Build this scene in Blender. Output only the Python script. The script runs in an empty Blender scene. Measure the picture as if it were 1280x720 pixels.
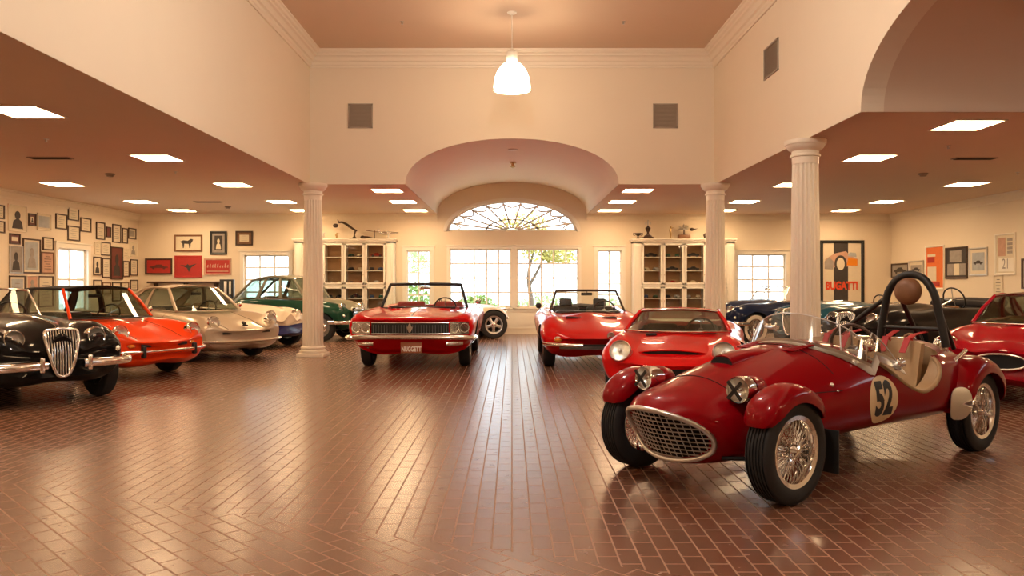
import bpy, bmesh, math, random
from mathutils import Vector, Matrix
from mathutils.bvhtree import BVHTree

random.seed(7)
PI = math.pi
SC = bpy.context.scene
COL = SC.collection
F = 980.0          # focal length in pixels of the 1280 wide frame
HY = 355.0         # row of the horizon
CAMZ = 1.35


def px(x, y, d):
    return Vector(((x - 640.0) * d / F, d, CAMZ - (y - HY) * d / F))


# ------------------------------------------------------------------ materials
def new_mat(name):
    m = bpy.data.materials.new(name)
    m.use_nodes = True
    nt = m.node_tree
    b = nt.nodes['Principled BSDF']
    return m, nt, b


def mat(name, col, rough=0.5, metal=0.0, coat=0.0, spec=0.5, noise=0.06, nscale=14.0, emit=None, estr=0.0, sheen=0.0):
    m, nt, b = new_mat(name)
    b.inputs['Roughness'].default_value = rough
    b.inputs['Metallic'].default_value = metal
    b.inputs['Coat Weight'].default_value = coat
    b.inputs['Coat Roughness'].default_value = 0.03
    b.inputs['Coat IOR'].default_value = 1.36
    b.inputs['Specular IOR Level'].default_value = spec
    c = (col[0], col[1], col[2], 1)
    if noise > 0:
        tc = nt.nodes.new('ShaderNodeTexCoord')
        n = nt.nodes.new('ShaderNodeTexNoise')
        n.inputs['Scale'].default_value = nscale
        n.inputs['Detail'].default_value = 3
        nt.links.new(tc.outputs['Object'], n.inputs['Vector'])
        mx = nt.nodes.new('ShaderNodeMix')
        mx.data_type = 'RGBA'
        mx.inputs[6].default_value = tuple(v * (1 - noise) for v in col) + (1,)
        mx.inputs[7].default_value = tuple(min(1, v * (1 + noise)) for v in col) + (1,)
        nt.links.new(n.outputs['Fac'], mx.inputs[0])
        nt.links.new(mx.outputs[2], b.inputs['Base Color'])
    else:
        b.inputs['Base Color'].default_value = c
    if emit:
        b.inputs['Emission Color'].default_value = (emit[0], emit[1], emit[2], 1)
        b.inputs['Emission Strength'].default_value = estr
    return m


def glass_mat(name, tint=(1, 1, 1), refl=1.0, rough=0.02):
    m = bpy.data.materials.new(name)
    m.use_nodes = True
    nt = m.node_tree
    nt.nodes.clear()
    out = nt.nodes.new('ShaderNodeOutputMaterial')
    tr = nt.nodes.new('ShaderNodeBsdfTransparent')
    tr.inputs['Color'].default_value = tint + (1,)
    gl = nt.nodes.new('ShaderNodeBsdfGlossy')
    gl.inputs['Roughness'].default_value = rough
    fr = nt.nodes.new('ShaderNodeFresnel')
    # seen from inside the sheet the index is inverted, so both faces reflect alike
    ge = nt.nodes.new('ShaderNodeNewGeometry')
    io = nt.nodes.new('ShaderNodeMapRange')
    io.inputs['To Min'].default_value = 1.45
    io.inputs['To Max'].default_value = 1 / 1.45
    nt.links.new(ge.outputs['Backfacing'], io.inputs['Value'])
    nt.links.new(io.outputs[0], fr.inputs['IOR'])
    mu = nt.nodes.new('ShaderNodeMath')
    mu.operation = 'MULTIPLY'
    mu.inputs[1].default_value = refl
    mx = nt.nodes.new('ShaderNodeMixShader')
    nt.links.new(fr.outputs[0], mu.inputs[0])
    nt.links.new(mu.outputs[0], mx.inputs[0])
    nt.links.new(tr.outputs[0], mx.inputs[1])
    nt.links.new(gl.outputs[0], mx.inputs[2])
    nt.links.new(mx.outputs[0], out.inputs[0])
    return m


def paint(name, col, rough=0.28, metal=0.0):
    return mat(name, col, rough=max(rough, 0.3), metal=metal, coat=0.6, spec=0.04, noise=0.03, nscale=3.0)


M = {}
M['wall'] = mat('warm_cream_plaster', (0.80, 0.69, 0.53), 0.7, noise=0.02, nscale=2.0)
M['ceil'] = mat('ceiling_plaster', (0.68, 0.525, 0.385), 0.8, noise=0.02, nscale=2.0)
M['trim'] = mat('cream_gloss_trim', (0.82, 0.73, 0.58), 0.4, noise=0.01)
M['white'] = mat('white_woodwork', (0.86, 0.80, 0.68), 0.4, noise=0.01)
M['chrome'] = mat('chrome', (0.86, 0.85, 0.83), 0.09, 1.0, noise=0.0)
M['satin'] = mat('satin_alloy', (0.62, 0.60, 0.57), 0.32, 1.0, noise=0.03)
M['brass'] = mat('old_brass', (0.50, 0.34, 0.14), 0.3, 1.0, noise=0.05)
M['tyre'] = mat('black_rubber', (0.016, 0.015, 0.015), 0.72, noise=0.15, nscale=30)
M['black'] = mat('black_trim', (0.012, 0.012, 0.012), 0.45, noise=0.1)
M['well'] = mat('dark_underside', (0.010, 0.009, 0.009), 0.85, noise=0.1)
M['canvas'] = mat('black_canvas', (0.020, 0.017, 0.017), 0.85, noise=0.1)
M['tan'] = mat('tan_leather', (0.30, 0.17, 0.08), 0.5, noise=0.08)
M['beige'] = mat('beige_leather', (0.40, 0.26, 0.13), 0.55, noise=0.06)
M['brownleather'] = mat('worn_brown_leather', (0.20, 0.085, 0.035), 0.5, noise=0.2, nscale=20)
M['blackleather'] = mat('black_leather', (0.025, 0.022, 0.022), 0.4, noise=0.1)
M['redleather'] = mat('red_leather', (0.30, 0.02, 0.02), 0.45, noise=0.1)
M['glass'] = glass_mat('clear_glass', (0.97, 0.98, 0.975))
M['screen'] = glass_mat('thin_screen_glass', (0.95, 0.97, 0.96), 0.45)
M['dglass'] = glass_mat('tinted_car_glass', (0.72, 0.77, 0.73))
M['perspex'] = glass_mat('perspex', (0.88, 0.87, 0.86), 1.3, 0.05)
M['lens'] = mat('headlamp_reflector', (0.90, 0.86, 0.78), 0.34, 1.0, noise=0.12, nscale=60)
M['amber'] = mat('amber_lens', (0.75, 0.25, 0.02), 0.2, coat=0.6)
M['redlens'] = mat('red_lens', (0.5, 0.01, 0.01), 0.2, coat=0.6)
M['darkwood'] = mat('dark_wood', (0.060, 0.026, 0.014), 0.4, noise=0.3, nscale=18)
M['midwood'] = mat('brown_wood', (0.20, 0.09, 0.035), 0.4, noise=0.25, nscale=18)
M['paper'] = mat('cream_paper', (0.72, 0.63, 0.47), 0.8, noise=0.05)
M['greypaper'] = mat('grey_print', (0.33, 0.29, 0.25), 0.7, noise=0.3, nscale=9)
M['bluepaper'] = mat('pale_blue_print', (0.40, 0.42, 0.43), 0.7, noise=0.3, nscale=7)
M['ink'] = mat('dark_ink', (0.05, 0.04, 0.035), 0.7, noise=0.2)
M['pinkpaper'] = mat('pinkish_print', (0.55, 0.32, 0.22), 0.7, noise=0.25, nscale=8)
M['redprint'] = mat('red_print', (0.42, 0.025, 0.018), 0.55, noise=0.15)
M['orangeprint'] = mat('orange_print', (0.75, 0.17, 0.03), 0.6, noise=0.1)
M['maroon'] = mat('maroon_print', (0.14, 0.03, 0.022), 0.5, noise=0.3, nscale=10)
M['darkmetal'] = mat('bronze_metal', (0.07, 0.045, 0.03), 0.35, 0.7, noise=0.1)
M['vent'] = mat('taupe_grille', (0.36, 0.29, 0.22), 0.6, noise=0.05)
M['slot'] = mat('dark_slot', (0.02, 0.015, 0.012), 0.8, noise=0.0)


# ------------------------------------------------------------------ mesh builder
class MB:
    def __init__(self, Mx=None):
        self.v, self.f, self.m = [], [], []
        self.M = Mx or Matrix()

    def add(self, verts, faces, mi=0):
        o = len(self.v)
        Mx = self.M
        self.v += [Mx @ Vector(p) for p in verts]
        self.f += [[o + i for i in fc] for fc in faces]
        self.m += [mi] * len(faces)
        return self

    def box(self, c, s, mi=0, bev=0.0, rot=None, seg=2):
        x, y, z = s[0] / 2, s[1] / 2, s[2] / 2
        R = rot or Matrix()
        T = Matrix.Translation(Vector(c)) @ R.to_4x4()
        if bev <= 0:
            vs = [(-x, -y, -z), (x, -y, -z), (x, y, -z), (-x, y, -z), (-x, -y, z), (x, -y, z), (x, y, z), (-x, y, z)]
            fs = [(0, 3, 2, 1), (4, 5, 6, 7), (0, 1, 5, 4), (1, 2, 6, 5), (2, 3, 7, 6), (3, 0, 4, 7)]
            return self.add([T @ Vector(p) for p in vs], fs, mi)
        bm = bmesh.new()
        bmesh.ops.create_cube(bm, size=1.0)
        for v in bm.verts:
            v.co = Vector((v.co.x * s[0], v.co.y * s[1], v.co.z * s[2]))
        bmesh.ops.bevel(bm, geom=list(bm.edges), offset=min(bev, 0.49 * min(s)), segments=seg, profile=0.5, affect='EDGES')
        bm.verts.index_update()
        self.add([T @ v.co for v in bm.verts], [[v.index for v in f.verts] for f in bm.faces], mi)
        bm.free()
        return self

    def tube(self, pts, r, n=8, mi=0, closed=False, caps=True, flat=1.0):
        pts = [Vector(p) for p in pts]
        N = len(pts)
        rs = r if isinstance(r, (list, tuple)) else [r] * N
        dirs = []
        for i in range(N):
            a = pts[(i - 1) % N] if (closed or i > 0) else pts[i]
            b = pts[(i + 1) % N] if (closed or i < N - 1) else pts[i]
            d = b - a
            dirs.append(d.normalized() if d.length > 1e-9 else Vector((0, 0, 1)))
        up = Vector((0, 0, 1)) if abs(dirs[0].z) < 0.9 else Vector((1, 0, 0))
        nrm = (up - dirs[0] * up.dot(dirs[0])).normalized()
        vs, fs = [], []
        for i in range(N):
            d = dirs[i]
            nrm = nrm - d * nrm.dot(d)
            nrm = nrm.normalized() if nrm.length > 1e-6 else d.orthogonal().normalized()
            bi = d.cross(nrm)
            for k in range(n):
                a = 2 * PI * k / n
                vs.append(pts[i] + nrm * (math.cos(a) * rs[i] * flat) + bi * (math.sin(a) * rs[i]))
        L = N if closed else N - 1
        for i in range(L):
            j = (i + 1) % N
            for k in range(n):
                k2 = (k + 1) % n
                fs.append((i * n + k, i * n + k2, j * n + k2, j * n + k))
        if caps and not closed:
            fs.append(tuple(reversed(range(n))))
            fs.append(tuple((N - 1) * n + k for k in range(n)))
        return self.add(vs, fs, mi)

    def lathe(self, prof, n=24, mi=0, Mx=None, mis=None, squash=1.0):
        """prof: (radius, height) list turned about the local z axis."""
        Mx = Mx or Matrix()
        vs, idx = [], []
        for r, h in prof:
            if r < 1e-6:
                idx.append([len(vs)])
                vs.append(Mx @ Vector((0, 0, h)))
            else:
                idx.append(list(range(len(vs), len(vs) + n)))
                for k in range(n):
                    a = 2 * PI * k / n
                    vs.append(Mx @ Vector((math.cos(a) * r, math.sin(a) * r * squash, h)))
        o = len(self.v)
        self.v += [self.M @ p for p in vs]
        for i in range(len(prof) - 1):
            A, B = idx[i], idx[i + 1]
            m_ = mis[i] if mis else mi
            for k in range(n):
                k2 = (k + 1) % n
                if len(A) == 1 and len(B) == 1:
                    continue
                if len(A) == 1:
                    f = (A[0], B[k2], B[k])
                elif len(B) == 1:
                    f = (A[k], A[k2], B[0])
                else:
                    f = (A[k], A[k2], B[k2], B[k])
                self.f.append([o + q for q in f])
                self.m.append(m_)
        return self

    def grid(self, rows, mi=0, cu=False, cv=False):
        nr, nc = len(rows), len(rows[0])
        vs = [p for r in rows for p in r]
        fs = []
        for i in range(nr if cu else nr - 1):
            for j in range(nc if cv else nc - 1):
                i2, j2 = (i + 1) % nr, (j + 1) % nc
                fs.append((i * nc + j, i * nc + j2, i2 * nc + j2, i2 * nc + j))
        return self.add(vs, fs, mi)

    def slab(self, rows, th, mi=0):
        """a curved panel with real thickness: rows of points, th = offset vector or float along the panel's normal"""
        nr, nc = len(rows), len(rows[0])
        R = [[Vector(p) for p in r] for r in rows]
        if isinstance(th, (int, float)):
            off = []
            for i in range(nr):
                o = []
                for j in range(nc):
                    du = R[min(i + 1, nr - 1)][j] - R[max(i - 1, 0)][j]
                    dv = R[i][min(j + 1, nc - 1)] - R[i][max(j - 1, 0)]
                    nn = du.cross(dv)
                    o.append(nn.normalized() * th if nn.length > 1e-10 else Vector((0, 0, 0)))
                off.append(o)
        else:
            off = [[Vector(th)] * nc for _ in range(nr)]
        vs = [p for r in R for p in r] + [R[i][j] + off[i][j] for i in range(nr) for j in range(nc)]
        K = nr * nc
        fs = []
        for i in range(nr - 1):
            for j in range(nc - 1):
                a, b, c, d = i * nc + j, i * nc + j + 1, (i + 1) * nc + j + 1, (i + 1) * nc + j
                fs.append((a, b, c, d))
                fs.append((K + d, K + c, K + b, K + a))
        ring = [(0, j) for j in range(nc)] + [(i, nc - 1) for i in range(1, nr)] + [(nr - 1, j) for j in range(nc - 2, -1, -1)] + [(i, 0) for i in range(nr - 2, 0, -1)]
        for q in range(len(ring)):
            a = ring[q][0] * nc + ring[q][1]
            b = ring[(q + 1) % len(ring)]
            b = b[0] * nc + b[1]
            fs.append((b, a, K + a, K + b))
        return self.add(vs, fs, mi)

    def prism(self, poly, a, b, fn=None, mi=0):
        """poly 2D outline extruded between a and b; fn(u, v, w) -> 3D"""
        fn = fn or (lambda u, v, w: (u, v, w))
        n = len(poly)
        vs = [fn(u, v, a) for u, v in poly] + [fn(u, v, b) for u, v in poly]
        fs = [list(reversed(range(n))), [n + i for i in range(n)]]
        for i in range(n):
            j = (i + 1) % n
            fs.append((i, j, n + j, n + i))
        return self.add(vs, fs, mi)

    def ball(self, c, r, nu=16, nv=10, mi=0):
        rr = r if isinstance(r, (tuple, list)) else (r, r, r)
        prof = [(math.sin(PI * i / nv), -math.cos(PI * i / nv)) for i in range(nv + 1)]
        prof[0] = (0, -1)
        prof[-1] = (0, 1)
        T = Matrix.Translation(Vector(c)) @ Matrix.Diagonal((rr[0], rr[1], rr[2], 1))
        return self.lathe(prof, nu, mi, T)

    def mesh(self, name, mats, smooth=True, angle=38, recalc=True):
        me = bpy.data.meshes.new(name)
        me.from_pydata([tuple(p) for p in self.v], [], self.f)
        for m in (mats if isinstance(mats, (list, tuple)) else [mats]):
            me.materials.append(m)
        if any(self.m):
            me.polygons.foreach_set('material_index', self.m)
        if recalc:
            bm = bmesh.new()
            bm.from_mesh(me)
            bmesh.ops.remove_doubles(bm, verts=bm.verts, dist=1e-6)
            bmesh.ops.recalc_face_normals(bm, faces=bm.faces)
            bm.to_mesh(me)
            bm.free()
        finish(me, smooth, angle)
        return me

    def build(self, name, mats, parent=None, smooth=True, angle=38, recalc=True):
        return link(name, self.mesh(name, mats, smooth, angle, recalc), parent)


def finish(me, smooth=True, angle=38):
    me.polygons.foreach_set('use_smooth', [smooth] * len(me.polygons))
    if smooth:
        me.set_sharp_from_angle(angle=math.radians(angle))
    me.update()


def link(name, data, parent=None):
    o = bpy.data.objects.new(name, data)
    COL.objects.link(o)
    if parent is not None:
        o.parent = parent
    return o


def tag(o, label=None, cat=None, group=None, kind=None):
    if label:
        o['label'] = label
    if cat:
        o['category'] = cat
    if group:
        o['group'] = group
    if kind:
        o['kind'] = kind
    return o


def thing(name, label, cat, loc=(0, 0, 0), rz=0.0, group=None, kind=None):
    o = link(name, None)
    o.location = loc
    o.rotation_euler = (0, 0, rz)
    o.empty_display_size = 0.1
    return tag(o, label, cat, group, kind)


def struct(name, mb, mats, smooth=False, angle=30, label=None):
    o = mb.build(name, mats, None, smooth, angle)
    o['kind'] = 'structure'
    if label:
        o['label'] = label
    return o


def boolean(ob, cutter_me, op='DIFFERENCE'):
    """cut ob's mesh with a temporary cutter and keep the result as plain mesh"""
    cu = bpy.data.objects.new('cutter_tmp', cutter_me)
    COL.objects.link(cu)
    cu.matrix_world = ob.matrix_world.copy()
    md = ob.modifiers.new('cut', 'BOOLEAN')
    md.operation = op
    md.object = cu
    md.solver = 'EXACT'
    bpy.context.view_layer.update()
    dg = bpy.context.evaluated_depsgraph_get()
    me = bpy.data.meshes.new_from_object(ob.evaluated_get(dg))
    ob.modifiers.clear()
    old = ob.data
    ob.data = me
    bpy.data.meshes.remove(old)
    bpy.data.objects.remove(cu)
    bpy.data.meshes.remove(cutter_me)
    return me


def pchip(ts, ys, t):
    n = len(ts)
    if t <= ts[0]:
        return ys[0]
    if t >= ts[-1]:
        return ys[-1]
    i = 0
    while ts[i + 1] < t:
        i += 1

    def slope(k):
        if k == 0:
            return (ys[1] - ys[0]) / (ts[1] - ts[0])
        if k == n - 1:
            return (ys[-1] - ys[-2]) / (ts[-1] - ts[-2])
        d0 = (ys[k] - ys[k - 1]) / (ts[k] - ts[k - 1])
        d1 = (ys[k + 1] - ys[k]) / (ts[k + 1] - ts[k])
        if d0 * d1 <= 0:
            return 0.0
        h0, h1 = ts[k] - ts[k - 1], ts[k + 1] - ts[k]
        w1, w2 = 2 * h1 + h0, h1 + 2 * h0
        return (w1 + w2) / (w1 / d0 + w2 / d1)
    h = ts[i + 1] - ts[i]
    u = (t - ts[i]) / h
    m0, m1 = slope(i) * h, slope(i + 1) * h
    return (2 * u**3 - 3 * u**2 + 1) * ys[i] + (u**3 - 2 * u**2 + u) * m0 + (-2 * u**3 + 3 * u**2) * ys[i + 1] + (u**3 - u**2) * m1


def crom(P, n, closed=False):
    """centripetal-like Catmull-Rom resampling through the points P, n samples per span"""
    P = [Vector(p) for p in P]
    N = len(P)
    out = []
    for i in range(N if closed else N - 1):
        p1, p2 = P[i], P[(i + 1) % N]
        p0 = P[(i - 1) % N] if (closed or i > 0) else p1 * 2 - p2
        p3 = P[(i + 2) % N] if (closed or i < N - 2) else p2 * 2 - p1
        d1 = max((p2 - p1).length, 1e-6)
        d0 = max((p1 - p0).length, 1e-6)
        d2 = max((p3 - p2).length, 1e-6)
        m1 = ((p1 - p0) / d0 * d1 + (p2 - p1) * (d0 / d1)) * (d1 / (d0 + d1))
        m1 = (p1 - p0) * (d1 * d1 / (d0 * (d0 + d1))) + (p2 - p1) * (d0 / (d0 + d1))
        m2 = (p2 - p1) * (d2 / (d1 + d2)) + (p3 - p2) * (d1 * d1 / (d2 * (d1 + d2)))
        for k in range(n):
            u = k / n
            out.append((2 * u**3 - 3 * u**2 + 1) * p1 + (u**3 - 2 * u**2 + u) * m1 + (-2 * u**3 + 3 * u**2) * p2 + (u**3 - u**2) * m2)
    if not closed:
        out.append(P[-1])
    return out


def arc(c, r, a0, a1, n, fn):
    return [fn(c[0] + r * math.cos(math.radians(a0 + (a1 - a0) * i / n)), c[1] + r * math.sin(math.radians(a0 + (a1 - a0) * i / n))) for i in range(n + 1)]


def copy_thing(root, loc=None, rz=None):
    r = root.copy()
    COL.objects.link(r)
    if loc is not None:
        r.location = loc
    if rz is not None:
        r.rotation_euler = (0, 0, rz)
    for ch in list(root.children):
        c = ch.copy()
        COL.objects.link(c)
        c.parent = r
        for g in list(ch.children):
            d = g.copy()
            COL.objects.link(d)
            d.parent = c
    return r


def text_mesh(s, size, mats, bold=0.0, xs=1.0, extrude=0.0, align='CENTER'):
    cu = bpy.data.curves.new('txt', 'FONT')
    cu.body = s
    cu.size = size
    cu.align_x = align
    cu.align_y = 'CENTER'
    cu.offset = bold
    cu.extrude = extrude
    cu.resolution_u = 6
    o = bpy.data.objects.new('txt_tmp', cu)
    COL.objects.link(o)
    bpy.context.view_layer.update()
    dg = bpy.context.evaluated_depsgraph_get()
    me = bpy.data.meshes.new_from_object(o.evaluated_get(dg))
    bpy.data.objects.remove(o)
    bpy.data.curves.remove(cu)
    for v in me.vertices:
        v.co.x *= xs
    me.materials.clear()
    me.materials.append(mats)
    return me
# ------------------------------------------------------------------ camera and render look
cam = bpy.data.objects.new('camera', bpy.data.cameras.new('camera'))
COL.objects.link(cam)
cam.location = (0, 0, CAMZ)
cam.rotation_euler = (PI / 2, 0, 0)
cam.data.sensor_width = 36
cam.data.lens = F / 1280 * 36
cam.data.shift_y = -5.0 / 1280
cam.data.clip_end = 300
SC.camera = cam
SC.view_settings.view_transform = 'Standard'
SC.view_settings.look = 'None'
SC.view_settings.gamma = 1
SC.view_settings.use_curve_mapping = False
SC.view_settings.exposure = 1.35

W = 3.79            # half width of the tall nave
ZL = 3.22           # low ceiling
ZH = 5.70           # nave ceiling
DE = 14.7           # end wall of the nave
DF = 21.08          # far wall
XL, XR = -10.05, 10.2
YB = -6.0           # wall behind the camera
VH = 2.0            # half width of the barrel vault
VR = 0.86           # its rise
TH = 0.25

world = bpy.data.worlds.new('daylight')
SC.world = world
world.use_nodes = True
wn = world.node_tree
bg = wn.nodes['Background']
bg.inputs['Color'].default_value = (0.80, 0.91, 1.0, 1)
bg.inputs['Strength'].default_value = 2.2

# floor: long brick joints run away from the camera, a band of bricks laid on the diagonal in front
fm, nt, b = new_mat('glazed_brick_paving')
geo = nt.nodes.new('ShaderNodeNewGeometry')
sep = nt.nodes.new('ShaderNodeSeparateXYZ')
nt.links.new(geo.outputs['Position'], sep.inputs[0])


def brick(vec):
    br = nt.nodes.new('ShaderNodeTexBrick')
    br.offset = 0.5
    br.inputs['Scale'].default_value = 1.0
    br.inputs['Brick Width'].default_value = 0.21
    br.inputs['Row Height'].default_value = 0.105
    br.inputs['Mortar Size'].default_value = 0.0050
    br.inputs['Mortar Smooth'].default_value = 0.15
    br.inputs['Bias'].default_value = 0.0
    br.inputs['Color1'].default_value = (0.185, 0.078, 0.043, 1)
    br.inputs['Color2'].default_value = (0.155, 0.064, 0.036, 1)
    br.inputs['Mortar'].default_value = (0.29, 0.165, 0.10, 1)
    nt.links.new(vec, br.inputs['Vector'])
    return br


cb = nt.nodes.new('ShaderNodeCombineXYZ')
nt.links.new(sep.outputs['Y'], cb.inputs['X'])
nt.links.new(sep.outputs['X'], cb.inputs['Y'])
br1 = brick(cb.outputs[0])
rot = nt.nodes.new('ShaderNodeVectorRotate')
rot.rotation_type = 'Z_AXIS'
rot.inputs['Angle'].default_value = math.radians(45)
nt.links.new(cb.outputs[0], rot.inputs['Vector'])
br2 = brick(rot.outputs[0])
ma = nt.nodes.new('ShaderNodeMath')
ma.operation = 'MULTIPLY_ADD'
ma.inputs[1].default_value = 0.40
nt.links.new(sep.outputs['X'], ma.inputs[0])
nt.links.new(sep.outputs['Y'], ma.inputs[2])
lt = nt.nodes.new('ShaderNodeMath')
lt.operation = 'LESS_THAN'
lt.inputs[1].default_value = 3.95
nt.links.new(ma.outputs[0], lt.inputs[0])


def mixn(a, c, fac, typ='RGBA'):
    mx = nt.nodes.new('ShaderNodeMix')
    mx.data_type = typ
    k = {'RGBA': (6, 7, 2), 'FLOAT': (2, 3, 0)}[typ]
    nt.links.new(fac, mx.inputs[0])
    for s, i in ((a, k[0]), (c, k[1])):
        if isinstance(s, (int, float)):
            mx.inputs[i].default_value = s
        else:
            nt.links.new(s, mx.inputs[i])
    return mx.outputs[k[2]]


colr = mixn(br1.outputs['Color'], br2.outputs['Color'], lt.outputs[0])
fac = mixn(br1.outputs['Fac'], br2.outputs['Fac'], lt.outputs[0], 'FLOAT')
nz = nt.nodes.new('ShaderNodeTexNoise')
nz.inputs['Scale'].default_value = 9.0
nz.inputs['Detail'].default_value = 4
nt.links.new(geo.outputs['Position'], nz.inputs['Vector'])
rr = nt.nodes.new('ShaderNodeMapRange')
rr.inputs['To Min'].default_value = 0.20
rr.inputs['To Max'].default_value = 0.31
nt.links.new(nz.outputs['Fac'], rr.inputs['Value'])
rough = mixn(rr.outputs[0], 0.75, fac, 'FLOAT')
nt.links.new(colr, b.inputs['Base Color'])
nt.links.new(rough, b.inputs['Roughness'])
b.inputs['Specular IOR Level'].default_value = 0.8
cw = mixn(0.32, 0.0, fac, 'FLOAT')
nt.links.new(cw, b.inputs['Coat Weight'])
b.inputs['Coat Roughness'].default_value = 0.25
hm = nt.nodes.new('ShaderNodeMath')
hm.operation = 'MULTIPLY_ADD'
hm.inputs[1].default_value = -1.0
nt.links.new(fac, hm.inputs[0])
nz2 = nt.nodes.new('ShaderNodeTexNoise')
nz2.inputs['Scale'].default_value = 4.0
nz2.inputs['Detail'].default_value = 1
nt.links.new(geo.outputs['Position'], nz2.inputs['Vector'])
nt.links.new(nz2.outputs['Fac'], hm.inputs[2])
bp = nt.nodes.new('ShaderNodeBump')
bp.inputs['Strength'].default_value = 0.25
bp.inputs['Distance'].default_value = 0.004
nt.links.new(hm.outputs[0], bp.inputs['Height'])
nt.links.new(bp.outputs[0], b.inputs['Normal'])
M['floor'] = fm

mb = MB()
mb.box(((XL + XR) / 2, (YB + DF) / 2, -0.1), (XR - XL + 2 * TH, DF - YB + 2 * TH, 0.2))
struct('floor', mb, M['floor'])

# ---- ceilings
def arch_pts(n=40, hw=VH, rise=VR, z0=ZL):
    """flattened elliptic arch from -hw to +hw"""
    return [(-hw * math.cos(PI * i / n), z0 + rise * math.sin(PI * i / n) ** 0.92) for i in range(n + 1)]


VA0, VA1 = 4.45, 8.52     # the side vault on the right
CT = 0.3
mb = MB()


def cbox(x0, x1, y0, y1, z, t=CT):
    mb.box(((x0 + x1) / 2, (y0 + y1) / 2, z + t / 2), (x1 - x0, y1 - y0, t))


G = 0.012
cbox(XL, -W - G, YB, DE + G, ZL)
cbox(XL, -VH - G, DE + G, DF, ZL)
cbox(VH + G, XR, DE + G, DF, ZL)
cbox(W + G, XR, VA1 + G, DE + G, ZL)
cbox(W + G, XR, YB, VA0 - G, ZL)
cbox(-W - 0.3, W + 0.3, YB, DE + 0.3, ZH)
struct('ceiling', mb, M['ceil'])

# barrel vault between the nave and the far wall, and the cross vault on the right
A = arch_pts()
mb = MB()
mb.slab([[(x, DE + G + (DF - DE - G) * k / 6, z + .002) for x, z in A] for k in range(7)], (0, 0, 0.2))
vault_mat = M['wall']
struct('ceiling_vault', mb, vault_mat, True)
hwS = (VA1 - VA0) / 2
A2 = arch_pts(40, hwS, 0.93)
ycS = (VA0 + VA1) / 2
mb = MB()
mb.slab([[(W + G + (XR - W - G) * k / 6, ycS + u, z + .002) for u, z in A2] for k in range(7)], (0, 0, 0.2))
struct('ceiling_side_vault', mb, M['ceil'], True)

# ---- walls of the nave
mb = MB()
poly = [(-W, ZL)] + [(-VH, ZL)] + A[1:-1] + [(VH, ZL), (W, ZL), (W, ZH), (-W, ZH)]
mb.prism(poly, DE, DE + TH, lambda u, v, w: (u, w, v))
struct('wall_nave_end', mb, M['wall'])
mb = MB()
mb.box((-W - TH / 2, (YB + DE) / 2 + TH / 2, (ZL + ZH) / 2), (TH, DE - YB + TH, ZH - ZL))
struct('wall_nave_left', mb, M['wall'])
mb = MB()
poly = [(YB, ZL), (VA0, ZL)] + [(ycS + u, z) for u, z in A2[1:-1]] + [(VA1, ZL), (DE + TH, ZL), (DE + TH, ZH), (YB, ZH)]
mb.prism(poly, W, W + TH, lambda u, v, w: (w, u, v))
struct('wall_nave_right', mb, M['wall'])

# crown moulding of the nave
def crown(path, prof, inward):
    """sweep a moulding profile (out, down) along a polyline with mitred corners"""
    rows = []
    N = len(path)
    for i, p in enumerate(path):
        p = Vector(p)
        n0 = inward[max(i - 1, 0)]
        n1 = inward[min(i, N - 2)]
        nn = Vector(n0) + Vector(n1) if i not in (0, N - 1) else Vector(n1 if i == 0 else n0)
        if i not in (0, N - 1) and n0 == n1:
            nn = Vector(n0)
        rows.append([p + nn * o + Vector((0, 0, -dz)) for o, dz in prof])
    m = MB()
    m.grid(rows)
    return m


prof_hi = [(0.0, 0.30), (0.025, 0.30), (0.03, 0.265), (0.045, 0.25), (0.05, 0.20), (0.085, 0.185), (0.10, 0.15), (0.125, 0.12), (0.16, 0.105), (0.165, 0.075), (0.20, 0.06), (0.215, 0.03), (0.24, 0.02), (0.245, 0.0)]
m = crown([(-W, YB, ZH), (-W, DE, ZH), (W, DE, ZH), (W, YB, ZH)], prof_hi, [(1, 0, 0), (0, -1, 0), (-1, 0, 0)])
struct('trim_1', m, M['trim'], True, 25)
prof_lo = [(0.0, 0.17), (0.02, 0.17), (0.025, 0.145), (0.05, 0.125), (0.07, 0.09), (0.095, 0.06), (0.10, 0.035), (0.125, 0.02), (0.13, 0.0)]
m = crown([(XL, YB, ZL), (XL, DF, ZL), (-VH, DF, ZL)], prof_lo, [(1, 0, 0), (0, -1, 0)])
struct('trim_2', m, M['trim'], True, 25)
m = crown([(VH, DF, ZL), (XR, DF, ZL), (XR, YB, ZL)], prof_lo, [(0, -1, 0), (-1, 0, 0)])
struct('trim_3', m, M['trim'], True, 25)

# ---- outer walls with window openings
def wall_with_holes(name, holes, u0, u1, z0, z1, fn, extra=None):
    """holes = (ua, ub, za, zb) sorted along u, not overlapping in u"""
    m = MB()
    def rect(a, b_, c, d):
        if b_ - a > 1e-4 and d - c > 1e-4:
            m.prism([(a, c), (b_, c), (b_, d), (a, d)], 0, TH, fn)
    cur = u0
    for ua, ub, za, zb in holes:
        rect(cur, ua, z0, z1)
        rect(ua, ub, z0, za)
        rect(ua, ub, zb, z1)
        cur = ub
    rect(cur, u1, z0, z1)
    if extra:
        extra(m, fn)
    return struct(name, m, M['wall'])


SFW = DF / F   # metres per pixel on the far wall
def fx(x): return (x - 640) * SFW
def fz(y): return CAMZ - (y - HY) * SFW


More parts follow.
